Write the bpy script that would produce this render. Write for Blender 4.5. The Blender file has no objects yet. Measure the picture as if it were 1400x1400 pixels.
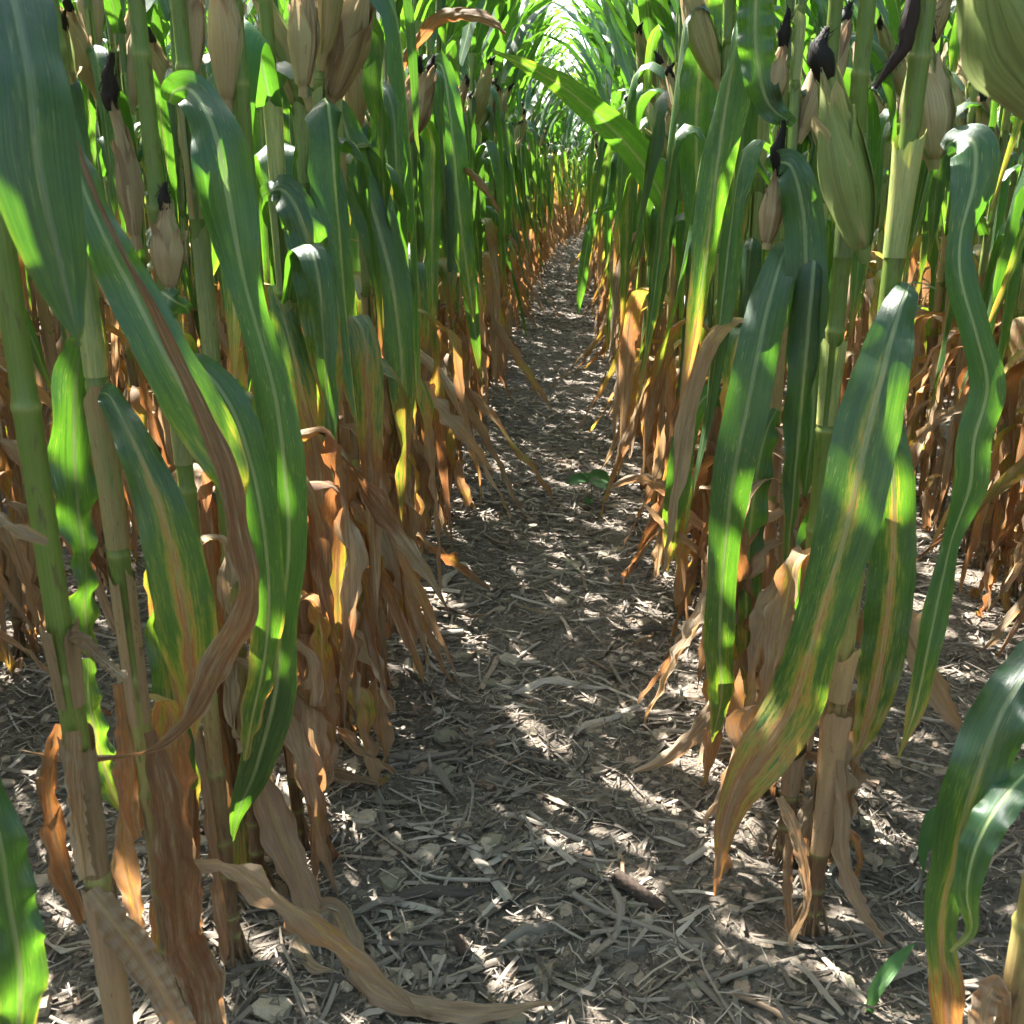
import bpy, math, random
import numpy as np
from mathutils import Vector

# ------------------------------------------------------------------ camera, sky, sun, exposure
scene = bpy.context.scene
COL = scene.collection
CAM_H, PITCH, YAW, FPX = 1.0, math.radians(18.2), math.radians(3.0), 1400.0   # FPX: focal length in photo pixels (1400 wide)

cam_d = bpy.data.cameras.new('camera')
cam = bpy.data.objects.new('camera', cam_d); COL.objects.link(cam)
cam.location = (0, 0, CAM_H)
cam.rotation_euler = (math.pi/2 - PITCH, 0, YAW)
cam_d.sensor_width = 36; cam_d.lens = 36.0*FPX/1400.0
cam_d.clip_start = 0.02; cam_d.clip_end = 2000
cam_d.dof.use_dof = True; cam_d.dof.focus_distance = 2.2; cam_d.dof.aperture_fstop = 20
scene.camera = cam

SUN_EL, SUN_AZ = math.radians(53), math.radians(-47)      # azimuth clockwise from +Y: ahead and to the left
to_sun = Vector((math.sin(SUN_AZ)*math.cos(SUN_EL), math.cos(SUN_AZ)*math.cos(SUN_EL), math.sin(SUN_EL)))
world = bpy.data.worlds.new('World'); scene.world = world; world.use_nodes = True
wn = world.node_tree.nodes; wn.clear()
sky = wn.new('ShaderNodeTexSky'); sky.sky_type = 'NISHITA'; sky.sun_disc = False
sky.sun_elevation = SUN_EL; sky.sun_rotation = SUN_AZ; sky.dust_density = 2.5; sky.air_density = 1.0
bg = wn.new('ShaderNodeBackground'); bg.inputs['Strength'].default_value = 0.13
wo = wn.new('ShaderNodeOutputWorld')
world.node_tree.links.new(sky.outputs[0], bg.inputs[0]); world.node_tree.links.new(bg.outputs[0], wo.inputs[0])
sun_d = bpy.data.lights.new('sun', 'SUN'); sun_d.energy = 5.0; sun_d.angle = math.radians(0.53); sun_d.color = (1.0, 0.965, 0.91)
sun = bpy.data.objects.new('sun', sun_d); COL.objects.link(sun)
sun.rotation_euler = to_sun.to_track_quat('Z', 'Y').to_euler()
vs = scene.view_settings
vs.view_transform = 'Standard'; vs.look = 'None'; vs.gamma = 1.0; vs.use_curve_mapping = False
vs.exposure = 2.85
scene.render.engine = 'CYCLES'
cy = scene.cycles
cy.max_bounces = 8; cy.diffuse_bounces = 5; cy.glossy_bounces = 2; cy.transmission_bounces = 6; cy.transparent_max_bounces = 4
cy.use_denoising = True; cy.sample_clamp_indirect = 6.0
cy.use_adaptive_sampling = True; cy.adaptive_threshold = 0.028

# ------------------------------------------------------------------ pixels to places
cp, sp, cyw, syw = math.cos(PITCH), math.sin(PITCH), math.cos(YAW), math.sin(YAW)
FWD = np.array([-syw*cp, cyw*cp, -sp]); RGT = np.array([cyw, syw, 0.0]); DWN = np.array([-(-syw*sp)*-1, -(cyw*sp), -cp])
DWN = np.cross(FWD, RGT)
CAMP = np.array([0, 0, CAM_H])
def ray(x, y): return FWD + RGT*((x-700)/FPX) + DWN*((y-700)/FPX)
def PY(x, y, Y):                      # the point of that ray in the upright plane world Y = const
    r = ray(x, y); t = Y/r[1]; return CAMP + r*t
def GP(x, y, z=0.0):                  # the point of that ray on the ground
    r = ray(x, y); t = (z-CAM_H)/r[2]; return CAMP + r*t
def depth(p): return float(np.dot(p-CAMP, FWD))

# ------------------------------------------------------------------ small helpers
def sstep(a, b, x):
    t = np.clip((np.asarray(x, float)-a)/(b-a), 0, 1); return t*t*(3-2*t)
def nrm(v): return v/np.maximum(np.linalg.norm(v, axis=-1, keepdims=True), 1e-9)
def vnoise(x, y, seed=0):
    x = np.asarray(x, float); y = np.asarray(y, float)
    xi = np.floor(x).astype(np.int64); yi = np.floor(y).astype(np.int64)
    fx = x-xi; fy = y-yi; fx = fx*fx*(3-2*fx); fy = fy*fy*(3-2*fy)
    def h(a, b):
        n = (a*374761393 + b*668265263 + seed*982451653) & 0xffffffff
        n = ((n ^ (n >> 13))*1274126177) & 0xffffffff
        return ((n ^ (n >> 16)) & 0xffff)/65535.0
    return (h(xi, yi)*(1-fx)+h(xi+1, yi)*fx)*(1-fy) + (h(xi, yi+1)*(1-fx)+h(xi+1, yi+1)*fx)*fy

class Geo:
    """quads gathered with two point attributes: lf (across, along, flag) and ld (dryness, random, extra)"""
    def __init__(s): s.V=[]; s.Q=[]; s.lf=[]; s.ld=[]; s.m=[]; s.n=0
    def add(s, V, Q, lf, ld, mi=0):
        s.V.append(V); s.Q.append(Q+s.n); s.lf.append(lf); s.ld.append(ld); s.m.append(np.full(len(Q), mi, np.int32)); s.n += len(V)
    def cat(s): return [np.concatenate(a) for a in (s.V, s.Q, s.lf, s.ld, s.m)]
    def mesh(s, name, mats, off=None, smooth=True):
        V, Q, lf, ld, mi = s.cat()
        if off is not None: V = V-np.asarray(off)
        me = bpy.data.meshes.new(name)
        me.vertices.add(len(V)); me.vertices.foreach_set('co', V.astype(np.float32).ravel())
        me.loops.add(Q.size); me.loops.foreach_set('vertex_index', Q.astype(np.int32).ravel())
        me.polygons.add(len(Q)); me.polygons.foreach_set('loop_start', np.arange(0, Q.size, 4, dtype=np.int32))
        me.polygons.foreach_set('use_smooth', np.full(len(Q), smooth))
        for m in (mats if isinstance(mats, (list, tuple)) else [mats]): me.materials.append(m)
        me.polygons.foreach_set('material_index', mi)
        a = me.attributes.new('lf', 'FLOAT_VECTOR', 'POINT'); a.data.foreach_set('vector', lf.astype(np.float32).ravel())
        c = me.attributes.new('ld', 'FLOAT_COLOR', 'POINT')
        c.data.foreach_set('color', np.concatenate([ld, np.ones((len(ld), 1))], 1).astype(np.float32).ravel())
        me.update(calc_edges=True); me.validate()
        return me
def grid_quads(n, m, wrap=False):
    i, j = np.meshgrid(np.arange(n-1), np.arange(m if wrap else m-1), indexing='ij')
    j2 = (j+1) % m
    return np.stack([i*m+j, i*m+j2, (i+1)*m+j2, (i+1)*m+j], -1).reshape(-1, 4)

def link(o, parent=None):
    COL.objects.link(o)
    if parent is not None: o.parent = parent
    return o
def obj(name, me, parent=None, loc=None): 
    o = bpy.data.objects.new(name, me)
    if loc is not None: o.location = loc
    return link(o, parent)
def tag(o, label=None, cat=None, group=None, kind=None):
    if label: o['label'] = label
    if cat: o['category'] = cat
    if group: o['group'] = group
    if kind: o['kind'] = kind
    return o
def empty(name, loc, rz=0.0, s=1.0):
    o = bpy.data.objects.new(name, None); o.empty_display_size = .05
    o.location = loc; o.rotation_euler = (0, 0, rz); o.scale = (s, s, s)
    return link(o)

# ------------------------------------------------------------------ materials
class NT:
    def __init__(s, name):
        s.mat = bpy.data.materials.new(name); s.mat.use_nodes = True
        s.t = s.mat.node_tree; s.t.nodes.clear()
    def n(s, typ, ins=None, **kw):
        nd = s.t.nodes.new(typ)
        for k, v in kw.items(): setattr(nd, k, v)
        for k, v in (ins or {}).items(): s.put(nd.inputs[k], v)
        return nd
    def put(s, sock, v):
        if isinstance(v, bpy.types.NodeSocket): s.t.links.new(v, sock)
        else: sock.default_value = v
    def math(s, op, a, b=0.0, c=0.0, clamp=False):
        nd = s.n('ShaderNodeMath', operation=op, use_clamp=clamp)
        s.put(nd.inputs[0], a); s.put(nd.inputs[1], b)
        if op in ('MULTIPLY_ADD',): s.put(nd.inputs[2], c)
        return nd.outputs[0]
    def attr(s, name):
        a = s.n('ShaderNodeAttribute', attribute_name=name); sx = s.n('ShaderNodeSeparateXYZ', {0: a.outputs['Vector']})
        return sx.outputs
    def comb(s, x, y, z): return s.n('ShaderNodeCombineXYZ', {0: x, 1: y, 2: z}).outputs[0]
    def noise(s, vec, scale, detail=2.0, rough=.5): return s.n('ShaderNodeTexNoise', {'Vector': vec, 'Scale': scale, 'Detail': detail, 'Roughness': rough}).outputs['Fac']
    def ramp(s, fac, stops, interp='LINEAR'):
        r = s.n('ShaderNodeValToRGB', {0: fac}); cr = r.color_ramp; cr.interpolation = interp
        while len(cr.elements) < len(stops): cr.elements.new(.5)
        for e, (p, c) in zip(cr.elements, stops): e.position = p; e.color = tuple(c)+(1,)
        return r.outputs[0]
    def smooth(s, v, a, b, lo=0.0, hi=1.0):
        m = s.n('ShaderNodeMapRange', {'Value': v, 'From Min': a, 'From Max': b, 'To Min': lo, 'To Max': hi}, interpolation_type='SMOOTHSTEP')
        return m.outputs[0]
    def mix(s, f, a, b, blend='MIX'):
        m = s.n('ShaderNodeMix', data_type='RGBA', blend_type=blend, clamp_factor=True)
        s.put(m.inputs[0], f); 
        for k, v in ((6, a), (7, b)): s.put(m.inputs[k], tuple(v)+(1,) if isinstance(v, tuple) and len(v) == 3 else v)
        return m.outputs[2]
    def val(s, col, v): return s.n('ShaderNodeHueSaturation', {'Color': col, 'Value': v}).outputs[0]
    def out(s, sh): s.t.links.new(sh, s.n('ShaderNodeOutputMaterial').inputs[0]); return s.mat

def leaf_material():
    m = NT('corn_leaf'); X, Y, F = m.attr('lf'); D, R, B = m.attr('ld')
    orand = m.n('ShaderNodeObjectInfo').outputs['Random']
    rnd = m.math('FRACT', m.math('ADD', R, m.math('MULTIPLY', orand, 7.31)))
    off = m.math('MULTIPLY', rnd, 37.0)
    vein = m.noise(m.comb(m.math('MULTIPLY', X, 34.0), m.math('MULTIPLY', Y, 3.5), off), 1.0, 3)
    fine = m.noise(m.comb(m.math('MULTIPLY', X, 120.0), m.math('MULTIPLY', Y, 7.0), off), 1.0, 2)
    les = m.noise(m.comb(m.math('MULTIPLY', X, 11.0), m.math('MULTIPLY', Y, 42.0), off), 1.0, 4, .65)
    blot = m.noise(m.comb(m.math('MULTIPLY', X, 3.2), m.math('MULTIPLY', Y, 13.0), off), 1.0, 6, .68)
    k = m.math('MULTIPLY_ADD', m.math('MULTIPLY', D, m.math('SUBTRACT', 1.0, D)), 2.6, .10)
    nn = m.math('ADD', m.math('MULTIPLY', m.math('SUBTRACT', blot, .5), 1.5), m.math('MULTIPLY', m.math('SUBTRACT', les, .5), 1.3))
    d = m.math('ADD', D, m.math('MULTIPLY', nn, k), clamp=True)
    refl = m.ramp(d, [(0, (.019, .058, .024)), (.2, (.034, .085, .023)), (.36, (.12, .16, .03)), (.48, (.28, .22, .05)), (.6, (.27, .15, .058)), (.72, (.19, .105, .053)), (.84, (.235, .145, .08)), (.93, (.31, .215, .125)), (1, (.42, .33, .215))])
    tran = m.ramp(d, [(0, (.085, .25, .014)), (.2, (.145, .33, .016)), (.36, (.38, .42, .03)), (.48, (.58, .38, .05)), (.6, (.58, .23, .05)), (.74, (.48, .17, .05)), (.88, (.46, .20, .075)), (1, (.44, .27, .13))])
    gt = m.math('MULTIPLY', m.smooth(d, .58, .72), m.smooth(rnd, .35, .85, 0, .75))
    refl = m.mix(gt, refl, (.25, .19, .125)); tran = m.mix(gt, tran, (.36, .22, .11))
    # midrib: a pale band down the middle
    ax = m.math('ABSOLUTE', X)
    rib = m.math('MULTIPLY', m.smooth(ax, .045, .13, 1, 0), m.math('SUBTRACT', 1.0, F))
    ribc = m.ramp(d, [(0, (.20, .28, .10)), (.3, (.34, .34, .14)), (.55, (.42, .27, .10)), (1, (.22, .14, .07))])
    refl = m.mix(m.math('MULTIPLY', m.math('MULTIPLY', rib, m.math('MULTIPLY_ADD', rnd, .6, .35)), 1.0), refl, ribc); tran = m.mix(m.math('MULTIPLY', rib, .6), tran, m.val(ribc, .9))
    # pale flecks in dashes along the veins
    fl = m.noise(m.comb(m.math('MULTIPLY', X, 24.0), m.math('MULTIPLY', Y, 60.0), off), 1.0, 1)
    big = m.noise(m.comb(m.math('MULTIPLY', X, 1.5), m.math('MULTIPLY', Y, 5.0), off), 1.0, 1)
    fm = m.math('MULTIPLY', m.smooth(fl, .655, .70), m.smooth(big, .40, .58))
    refl = m.mix(m.math('MULTIPLY', fm, .55), refl, (.34, .34, .12)); tran = m.mix(m.math('MULTIPLY', fm, .4), tran, (.45, .42, .10))
    # sheaths are paler
    shc = m.ramp(d, [(0, (.12, .19, .045)), (.4, (.30, .30, .10)), (.62, (.36, .25, .11)), (1, (.26, .165, .09))])
    refl = m.mix(m.math('MULTIPLY', F, .85), refl, shc)
    spots = m.noise(m.comb(m.math('MULTIPLY', X, 3.0), m.math('MULTIPLY', Y, 40.0), off), 1.4, 4, .7)
    refl = m.mix(m.math('MULTIPLY', m.math('MULTIPLY', m.smooth(spots, .58, .72), F), .7), refl, (.06, .035, .025))
    v = m.math('MULTIPLY_ADD', m.math('SUBTRACT', vein, .5), m.smooth(d, .4, .8, 1.05, .45), m.math('MULTIPLY_ADD', rnd, .6, .72))
    v = m.math('MULTIPLY_ADD', m.math('SUBTRACT', blot, .5), m.smooth(d, .4, .8, .5, 1.3), v)
    v = m.math('ADD', v, m.math('MULTIPLY', m.math('SUBTRACT', fine, .5), .9))
    refl = m.val(refl, v); tran = m.val(tran, v)
    rough = m.smooth(d, .3, .7, .36, .72)
    hgt = m.math('ADD', m.math('MULTIPLY', vein, .8), m.math('MULTIPLY', fine, .5))
    hgt = m.math('ADD', hgt, m.math('MULTIPLY', rib, .8))
    bmp = m.n('ShaderNodeBump', {'Strength': .55, 'Distance': .0014, 'Height': hgt}).outputs[0]
    pr = m.n('ShaderNodeBsdfPrincipled', {'Base Color': refl, 'Roughness': rough, 'Specular IOR Level': m.smooth(d, .3, .7, .95, .4), 'Normal': bmp})
    tr = m.n('ShaderNodeBsdfTranslucent', {'Color': tran, 'Normal': bmp})
    f = m.math('MULTIPLY', m.math('SUBTRACT', m.smooth(F, 0, 1, .40, .12), m.smooth(d, .5, .8, 0, .03)), m.smooth(rib, 0, 1, 1, .7))
    return m.out(m.n('ShaderNodeMixShader', {0: f, 1: pr.outputs[0], 2: tr.outputs[0]}).outputs[0])

def stalk_material():
    m = NT('corn_stalk'); X, Y, F = m.attr('lf'); D, R, B = m.attr('ld')
    orand = m.n('ShaderNodeObjectInfo').outputs['Random']; off = m.math('MULTIPLY', m.math('ADD', R, orand), 23.0)
    fib = m.noise(m.comb(m.math('MULTIPLY', X, 14.0), m.math('MULTIPLY', Y, 5.0), off), 1.0, 3)
    blo = m.noise(m.comb(m.math('MULTIPLY', X, 2.0), m.math('MULTIPLY', Y, 26.0), off), 1.0, 5, .65)
    d = m.math('ADD', D, m.math('MULTIPLY', m.math('SUBTRACT', blo, .5), .45), clamp=True)
    c = m.ramp(d, [(0, (.085, .145, .022)), (.3, (.15, .19, .037)), (.5, (.32, .29, .09)), (.7, (.26, .18, .075)), (1, (.11, .06, .035))])
    c = m.mix(m.math('MULTIPLY', m.smooth(blo, .53, .68), .7), c, (.06, .042, .024))
    c = m.mix(m.math('MULTIPLY', F, .7), c, (.22, .24, .07))
    c = m.val(c, m.math('MULTIPLY_ADD', fib, .7, .65))
    bmp = m.n('ShaderNodeBump', {'Strength': .4, 'Distance': .0012, 'Height': fib}).outputs[0]
    pr = m.n('ShaderNodeBsdfPrincipled', {'Base Color': c, 'Roughness': .42, 'Specular IOR Level': .45, 'Normal': bmp})
    tr = m.n('ShaderNodeBsdfTranslucent', {'Color': c})
    return m.out(m.n('ShaderNodeMixShader', {0: .12, 1: pr.outputs[0], 2: tr.outputs[0]}).outputs[0])

def husk_material():
    m = NT('corn_husk'); X, Y, F = m.attr('lf'); D, R, B = m.attr('ld')
    orand = m.n('ShaderNodeObjectInfo').outputs['Random']; off = m.math('MULTIPLY', m.math('ADD', R, orand), 19.0)
    st = m.noise(m.comb(m.math('MULTIPLY', X, 30.0), m.math('MULTIPLY', Y, 4.0), off), 1.0, 4)
    bl = m.noise(m.comb(m.math('MULTIPLY', X, 2.0), m.math('MULTIPLY', Y, 16.0), off), 1.0, 4, .6)
    d = m.math('ADD', D, m.math('MULTIPLY', m.math('SUBTRACT', bl, .5), .5), clamp=True)
    c = m.ramp(d, [(0, (.14, .22, .06)), (.35, (.25, .29, .11)), (.6, (.42, .34, .19)), (.85, (.40, .29, .17)), (1, (.26, .17, .10))])
    c = m.mix(m.math('MULTIPLY', m.smooth(bl, .62, .76), .5), c, (.16, .10, .075))
    c = m.val(c, m.math('MULTIPLY_ADD', st, 1.2, .42))
    bmp = m.n('ShaderNodeBump', {'Strength': .5, 'Distance': .002, 'Height': st}).outputs[0]
    pr = m.n('ShaderNodeBsdfPrincipled', {'Base Color': c, 'Roughness': .6, 'Specular IOR Level': .35, 'Normal': bmp})
    tr = m.n('ShaderNodeBsdfTranslucent', {'Color': m.val(c, 1.3)})
    return m.out(m.n('ShaderNodeMixShader', {0: .28, 1: pr.outputs[0], 2: tr.outputs[0]}).outputs[0])

def plain_material(name, stops, scale=(6., 30.), rough=.8, trans=0.0, bump=.5, spread=.5):
    """litter, silk, cob and stones: colour from the piece's own random number, streaks along it"""
    m = NT(name); X, Y, F = m.attr('lf'); D, R, B = m.attr('ld')
    orand = m.n('ShaderNodeObjectInfo').outputs['Random']
    r = m.math('FRACT', m.math('ADD', R, m.math('MULTIPLY', orand, 3.7)))
    st = m.noise(m.comb(m.math('MULTIPLY', X, scale[0]), m.math('MULTIPLY', Y, scale[1]), m.math('MULTIPLY', r, 31.)), 1.0, 4, .6)
    c = m.ramp(r, stops); c = m.val(c, m.math('MULTIPLY_ADD', st, 2*spread, 1-spread))
    bmp = m.n('ShaderNodeBump', {'Strength': bump, 'Distance': .002, 'Height': st}).outputs[0]
    pr = m.n('ShaderNodeBsdfPrincipled', {'Base Color': c, 'Roughness': rough, 'Specular IOR Level': .3, 'Normal': bmp}).outputs[0]
    if trans:
        pr = m.n('ShaderNodeMixShader', {0: trans, 1: pr, 2: m.n('ShaderNodeBsdfTranslucent', {'Color': c}).outputs[0]}).outputs[0]
    return m.out(pr)

def soil_material():
    m = NT('soil'); P = m.n('ShaderNodeNewGeometry').outputs['Position']
    a = m.noise(P, 9.0, 6, .65); b = m.noise(P, 85.0, 5, .7); g = m.noise(P, 300.0, 3, .6)
    vo = m.n('ShaderNodeTexVoronoi', {'Vector': P, 'Scale': 120.0}); vc = m.n('ShaderNodeSeparateColor', {0: vo.outputs['Color']}).outputs[0]
    c = m.ramp(b, [(.25, (.05, .041, .033)), (.5, (.11, .092, .073)), (.75, (.19, .163, .13))])
    c = m.mix(m.math('MULTIPLY', m.smooth(vc, .55, .8), .6), c, (.19, .155, .115))
    c = m.val(c, m.math('MULTIPLY_ADD', a, .9, .55))
    h = m.math('ADD', m.math('MULTIPLY', b, 1.0), m.math('MULTIPLY', m.math('SUBTRACT', 1.0, vo.outputs['Distance']), .6)); h = m.math('ADD', h, m.math('MULTIPLY', g, .35))
    bmp = m.n('ShaderNodeBump', {'Strength': .9, 'Distance': .008, 'Height': h}).outputs[0]
    return m.out(m.n('ShaderNodeBsdfPrincipled', {'Base Color': c, 'Roughness': .95, 'Specular IOR Level': .2, 'Normal': bmp}).outputs[0])

M_LEAF, M_STALK, M_HUSK, M_SOIL = leaf_material(), stalk_material(), husk_material(), soil_material()
M_SILK = plain_material('corn_silk', [(0, (.006, .004, .0035)), (.6, (.012, .007, .0055)), (1, (.03, .013, .010))], (4, 20), .7)
M_STRAW = plain_material('straw', [(0, (.07, .055, .043)), (.3, (.15, .124, .096)), (.65, (.245, .207, .162)), (.9, (.38, .33, .265)), (1, (.20, .125, .07))], (5, 9), .75, .08)
M_STONE = plain_material('stone', [(0, (.11, .088, .065)), (.35, (.20, .163, .12)), (.7, (.29, .225, .16)), (1, (.17, .112, .078))], (3, 3), .85, spread=.35)
M_STONE_GREEN = plain_material('green_grey_stone', [(0, (.15, .132, .088)), (1, (.22, .19, .13))], (3, 3), .85, spread=.35)
M_STONE_TAN = plain_material('tan_stone', [(0, (.27, .225, .165)), (1, (.36, .30, .22))], (3, 3), .85, spread=.35)
M_COB = plain_material('corn_cob', [(0, (.040, .028, .020)), (1, (.065, .045, .032))], (9, 60), .9)
M_WEED = plain_material('weed_leaf', [(0, (.05, .13, .035)), (1, (.08, .18, .05))], (3, 30), .5, .35, spread=.25)

# ------------------------------------------------------------------ the lane and the rows
LANE_X, ROW = -.0325, .755
def bend(Y):
    Y = np.asarray(Y, float); t = np.clip(Y-8.5, 0, 14.0)
    return .0048*t*t + np.clip(Y-22.5, 0, None)*.134
def row_x(k): return LANE_X + (k+.5)*ROW           # k = 0 right of the lane, -1 left of it
def ground_z(x, y):
    x = np.asarray(x, float); y = np.asarray(y, float)
    xr = (x-bend(y)-LANE_X)/ROW
    ridge = .012*np.cos(2*np.pi*(xr-.5))
    return ridge + .022*(vnoise(x*5, y*5, 1)-.5) + .016*(vnoise(x*17, y*17, 2)-.5) + .009*(vnoise(x*46, y*46, 3)-.5) - .004

def build_soil():
    def axis(segs):
        a = [segs[0][0]]
        for s, e, d in segs:
            n = max(1, int(round((e-s)/d))); a += list(np.linspace(s, e, n+1)[1:])
        return np.array(a)
    xs = axis([(-400, -60, 60), (-60, -8, 4), (-8, -2.4, .2), (-2.4, 2.4, .022), (2.4, 8, .2), (8, 60, 4), (60, 400, 60)])
    ys = axis([(-300, -20, 40), (-20, -2, 1.5), (-2, .6, .1), (.6, 4.5, .022), (4.5, 10, .05), (10, 26, .2), (26, 60, 2), (60, 500, 60)])
    Xg, Yg = np.meshgrid(xs, ys); Z = ground_z(Xg, Yg)*sstep(60, 30, np.abs(Xg)+0*Yg)
    V = np.stack([Xg, Yg, Z], -1).reshape(-1, 3)
    g = Geo(); g.add(V, grid_quads(len(ys), len(xs)), np.zeros_like(V), np.zeros_like(V))
    o = obj('soil', g.mesh('soil', M_SOIL)); tag(o, 'brown stony soil of the corn field and the lane between the rows', 'soil', kind='structure')
build_soil()

# ------------------------------------------------------------------ shapes of the corn plant
def ribbon(geo, C, S, W, nx, rng, curl=0., wave=0., wn_=5., crumple=0., jag=0., keel=0., dry=0., mid=0., rnd=None, along0=0., mi=0, sheath=0.):
    """a blade: centre line C, side directions S, full widths W"""
    n = len(C); T = nrm(np.gradient(C, axis=0)); S = nrm(S - T*np.sum(S*T, 1, keepdims=True)); N = np.cross(S, T)
    s = np.linspace(0, 1, n); ln = np.concatenate([[0], np.cumsum(np.linalg.norm(np.diff(C, axis=0), axis=1))])
    x = np.linspace(-1, 1, nx)
    curl = np.broadcast_to(np.asarray(curl, float), (n,)); dry = np.broadcast_to(np.asarray(dry, float), (n,))
    ph = rng.uniform(0, 6.28, 8)
    env = sstep(0, .15, s)*(1-.5*s)
    L = ln[-1]
    V = np.zeros((n, nx, 3))
    for j, xx in enumerate(x):
        side = 0 if xx < 0 else 1
        w = W*.5*(1 - jag*np.abs(xx)*(.5+.5*np.sin(ln*95+ph[6+side])*np.sin(ln*41+ph[side])))
        cu = np.where(np.abs(curl) < 1e-3, 1e-3, curl)
        lat = np.sin(xx*cu)/cu*w; nor = (1-np.cos(xx*cu))/cu*w
        nor = nor + keel*np.abs(xx)*W*env
        nor = nor + wave*env*np.sin(2*np.pi*wn_*s*(1+.25*np.sin(s*5+ph[4])) + ph[side])*np.abs(xx)**1.6
        if crumple:
            cn = 3.2*(vnoise(ln*26+ph[2]*9, np.full(n, xx*1.8+ph[3]*7), 4)-.5) + 2.2*(vnoise(ln*70+ph[5]*9, np.full(n, xx*3.5+ph[2]*5), 5)-.5) + .4*np.sin(ln*120+ph[3]-xx*4)
            nor = nor + crumple*cn*(.35+.65*abs(xx))*sstep(0, .1, s)
        V[:, j] = C + S*lat[:, None] + N*nor[:, None]
    dr = dry[:, None] + mid*np.clip(1-np.abs(x)*2.2, 0, 1)[None, :]*sstep(.05, .5, s)[:, None] + rng.uniform(0, .4)*(np.abs(x)**5)[None, :]*sstep(.2, 1, s)[:, None]
    rnd = rng.uniform() if rnd is None else rnd
    lf = np.stack(np.broadcast_arrays(x[None, :], (ln+along0)[:, None], np.full((1, 1), sheath)), -1)
    ld = np.stack(np.broadcast_arrays(np.clip(dr, 0, 1), np.full((1, 1), rnd), np.zeros((1, 1))), -1)
    geo.add(V.reshape(-1, 3), grid_quads(n, nx), lf.reshape(-1, 3).copy(), ld.reshape(-1, 3).copy(), mi)

def blade_width(s): return (.62+.38*sstep(0, .22, s))*np.clip(1-np.clip((s-.25)/.75, 0, 1)**1.75, 0, 1) + .012

def tube(geo, C, Rr, nseg, dry, flag=0., rnd=.5, mi=0, along=None, arc=None, ell=1.0, rag=0.):
    n = len(C); T = nrm(np.gradient(C, axis=0)); ref = np.array([1., 0, 0]) if abs(T[0, 0]) < .8 else np.array([0, 1., 0])
    A = nrm(ref - T*(T@ref)[:, None]); B = np.cross(T, A)
    if arc is None: th = np.linspace(0, 2*np.pi, nseg, endpoint=False); wrap = True
    else: th = np.linspace(arc[0], arc[1], nseg); wrap = False
    Rr = np.broadcast_to(np.asarray(Rr, float), (n,))
    V = C[:, None] + Rr[:, None, None]*(A[:, None]*np.cos(th)[None, :, None] + ell*B[:, None]*np.sin(th)[None, :, None])
    if rag:                              # a torn upper edge, standing off the stalk
        q = (np.linspace(0, 1, n)**2.5)[:, None]; nz = .7*np.sin(th*1.5+rnd*40)+.25*np.sin(th*4+rnd*90)+.15*np.sin(th*11+rnd*20)
        V = V + T[:, None]*(q*(nz*rag)[None, :])[..., None] + (V-C[:, None])*(q*(.10+.10*np.sin(th*2+rnd*60))[None, :])[..., None]
    ln = np.concatenate([[0], np.cumsum(np.linalg.norm(np.diff(C, axis=0), axis=1))]) if along is None else along
    fl = np.broadcast_to(np.asarray(flag, float), (n,)); dd = np.broadcast_to(np.asarray(dry, float), (n,))
    lf = np.stack(np.broadcast_arrays(np.cos(th*1.0)[None, :], ln[:, None], fl[:, None]), -1)
    ld = np.stack(np.broadcast_arrays(dd[:, None], np.full((1, len(th)), rnd), np.zeros((1, 1))), -1)
    geo.add(V.reshape(-1, 3), grid_quads(n, len(th), wrap), lf.reshape(-1, 3).copy(), ld.reshape(-1, 3).copy(), mi)

NODE_Z = np.array([.035, .075, .13, .20, .29, .40, .53, .67, .82, .97, 1.11, 1.22, 1.33, 1.44, 1.55, 1.67, 1.79, 1.92, 2.06, 2.22])
def stalk_curve(z, lean, bow):         # centre line offset at height z
    t = z/2.3; return np.stack([lean[0]*t+bow[0]*np.sin(t*3.1), lean[1]*t+bow[1]*np.sin(t*3.1), z], -1)
def stalk_r(z, r0=.0125): return r0*(1-.42*sstep(.3, 2.3, z)) 
def build_stalk(geo, nodes, lean, bow, r0, nseg, rnd, mi=0, top=2.35, lowres=False):
    if lowres: zs = np.array([-.03, .3, .8, 1.3, 1.9, top]); fl = np.zeros(6); rr = stalk_r(zs, r0)
    else:
        zs, fl, rr = [-.03], [0.], [r0*1.05]
        for z in nodes:
            if z > top-.05: break
            for dz, f, k in ((-.010, 0., 1.0), (-.004, .35, 1.05), (-.0005, 1., 1.12), (.003, .3, 1.03), (.007, .0, .92), (.03, 0., .93)):
                zs.append(z+dz); fl.append(f); rr.append(stalk_r(z, r0)*k)
        zs.append(top); fl.append(0); rr.append(stalk_r(top, r0))
        o = np.argsort(zs); zs = np.array(zs)[o]; fl = np.array(fl)[o]; rr = np.array(rr)[o]
    dry = .95-.85*sstep(.12, .75, zs)
    if not lowres:                       # brace roots splayed into the soil
        for i in range(9):
            a = i*.7+rnd*6; t = np.linspace(0, 1, 4); q = r0*.8+t*(.012+.016*((i*37) % 10)/10); z0 = .028+.03*(i % 2)
            tube(geo, np.stack([np.cos(a)*q, np.sin(a)*q, z0-(z0+.03)*t**1.4], -1), .0024, 5, .9, 0, rnd, mi)
    tube(geo, stalk_curve(zs, lean, bow), rr, nseg, dry, fl, rnd, mi, along=zs)

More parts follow.
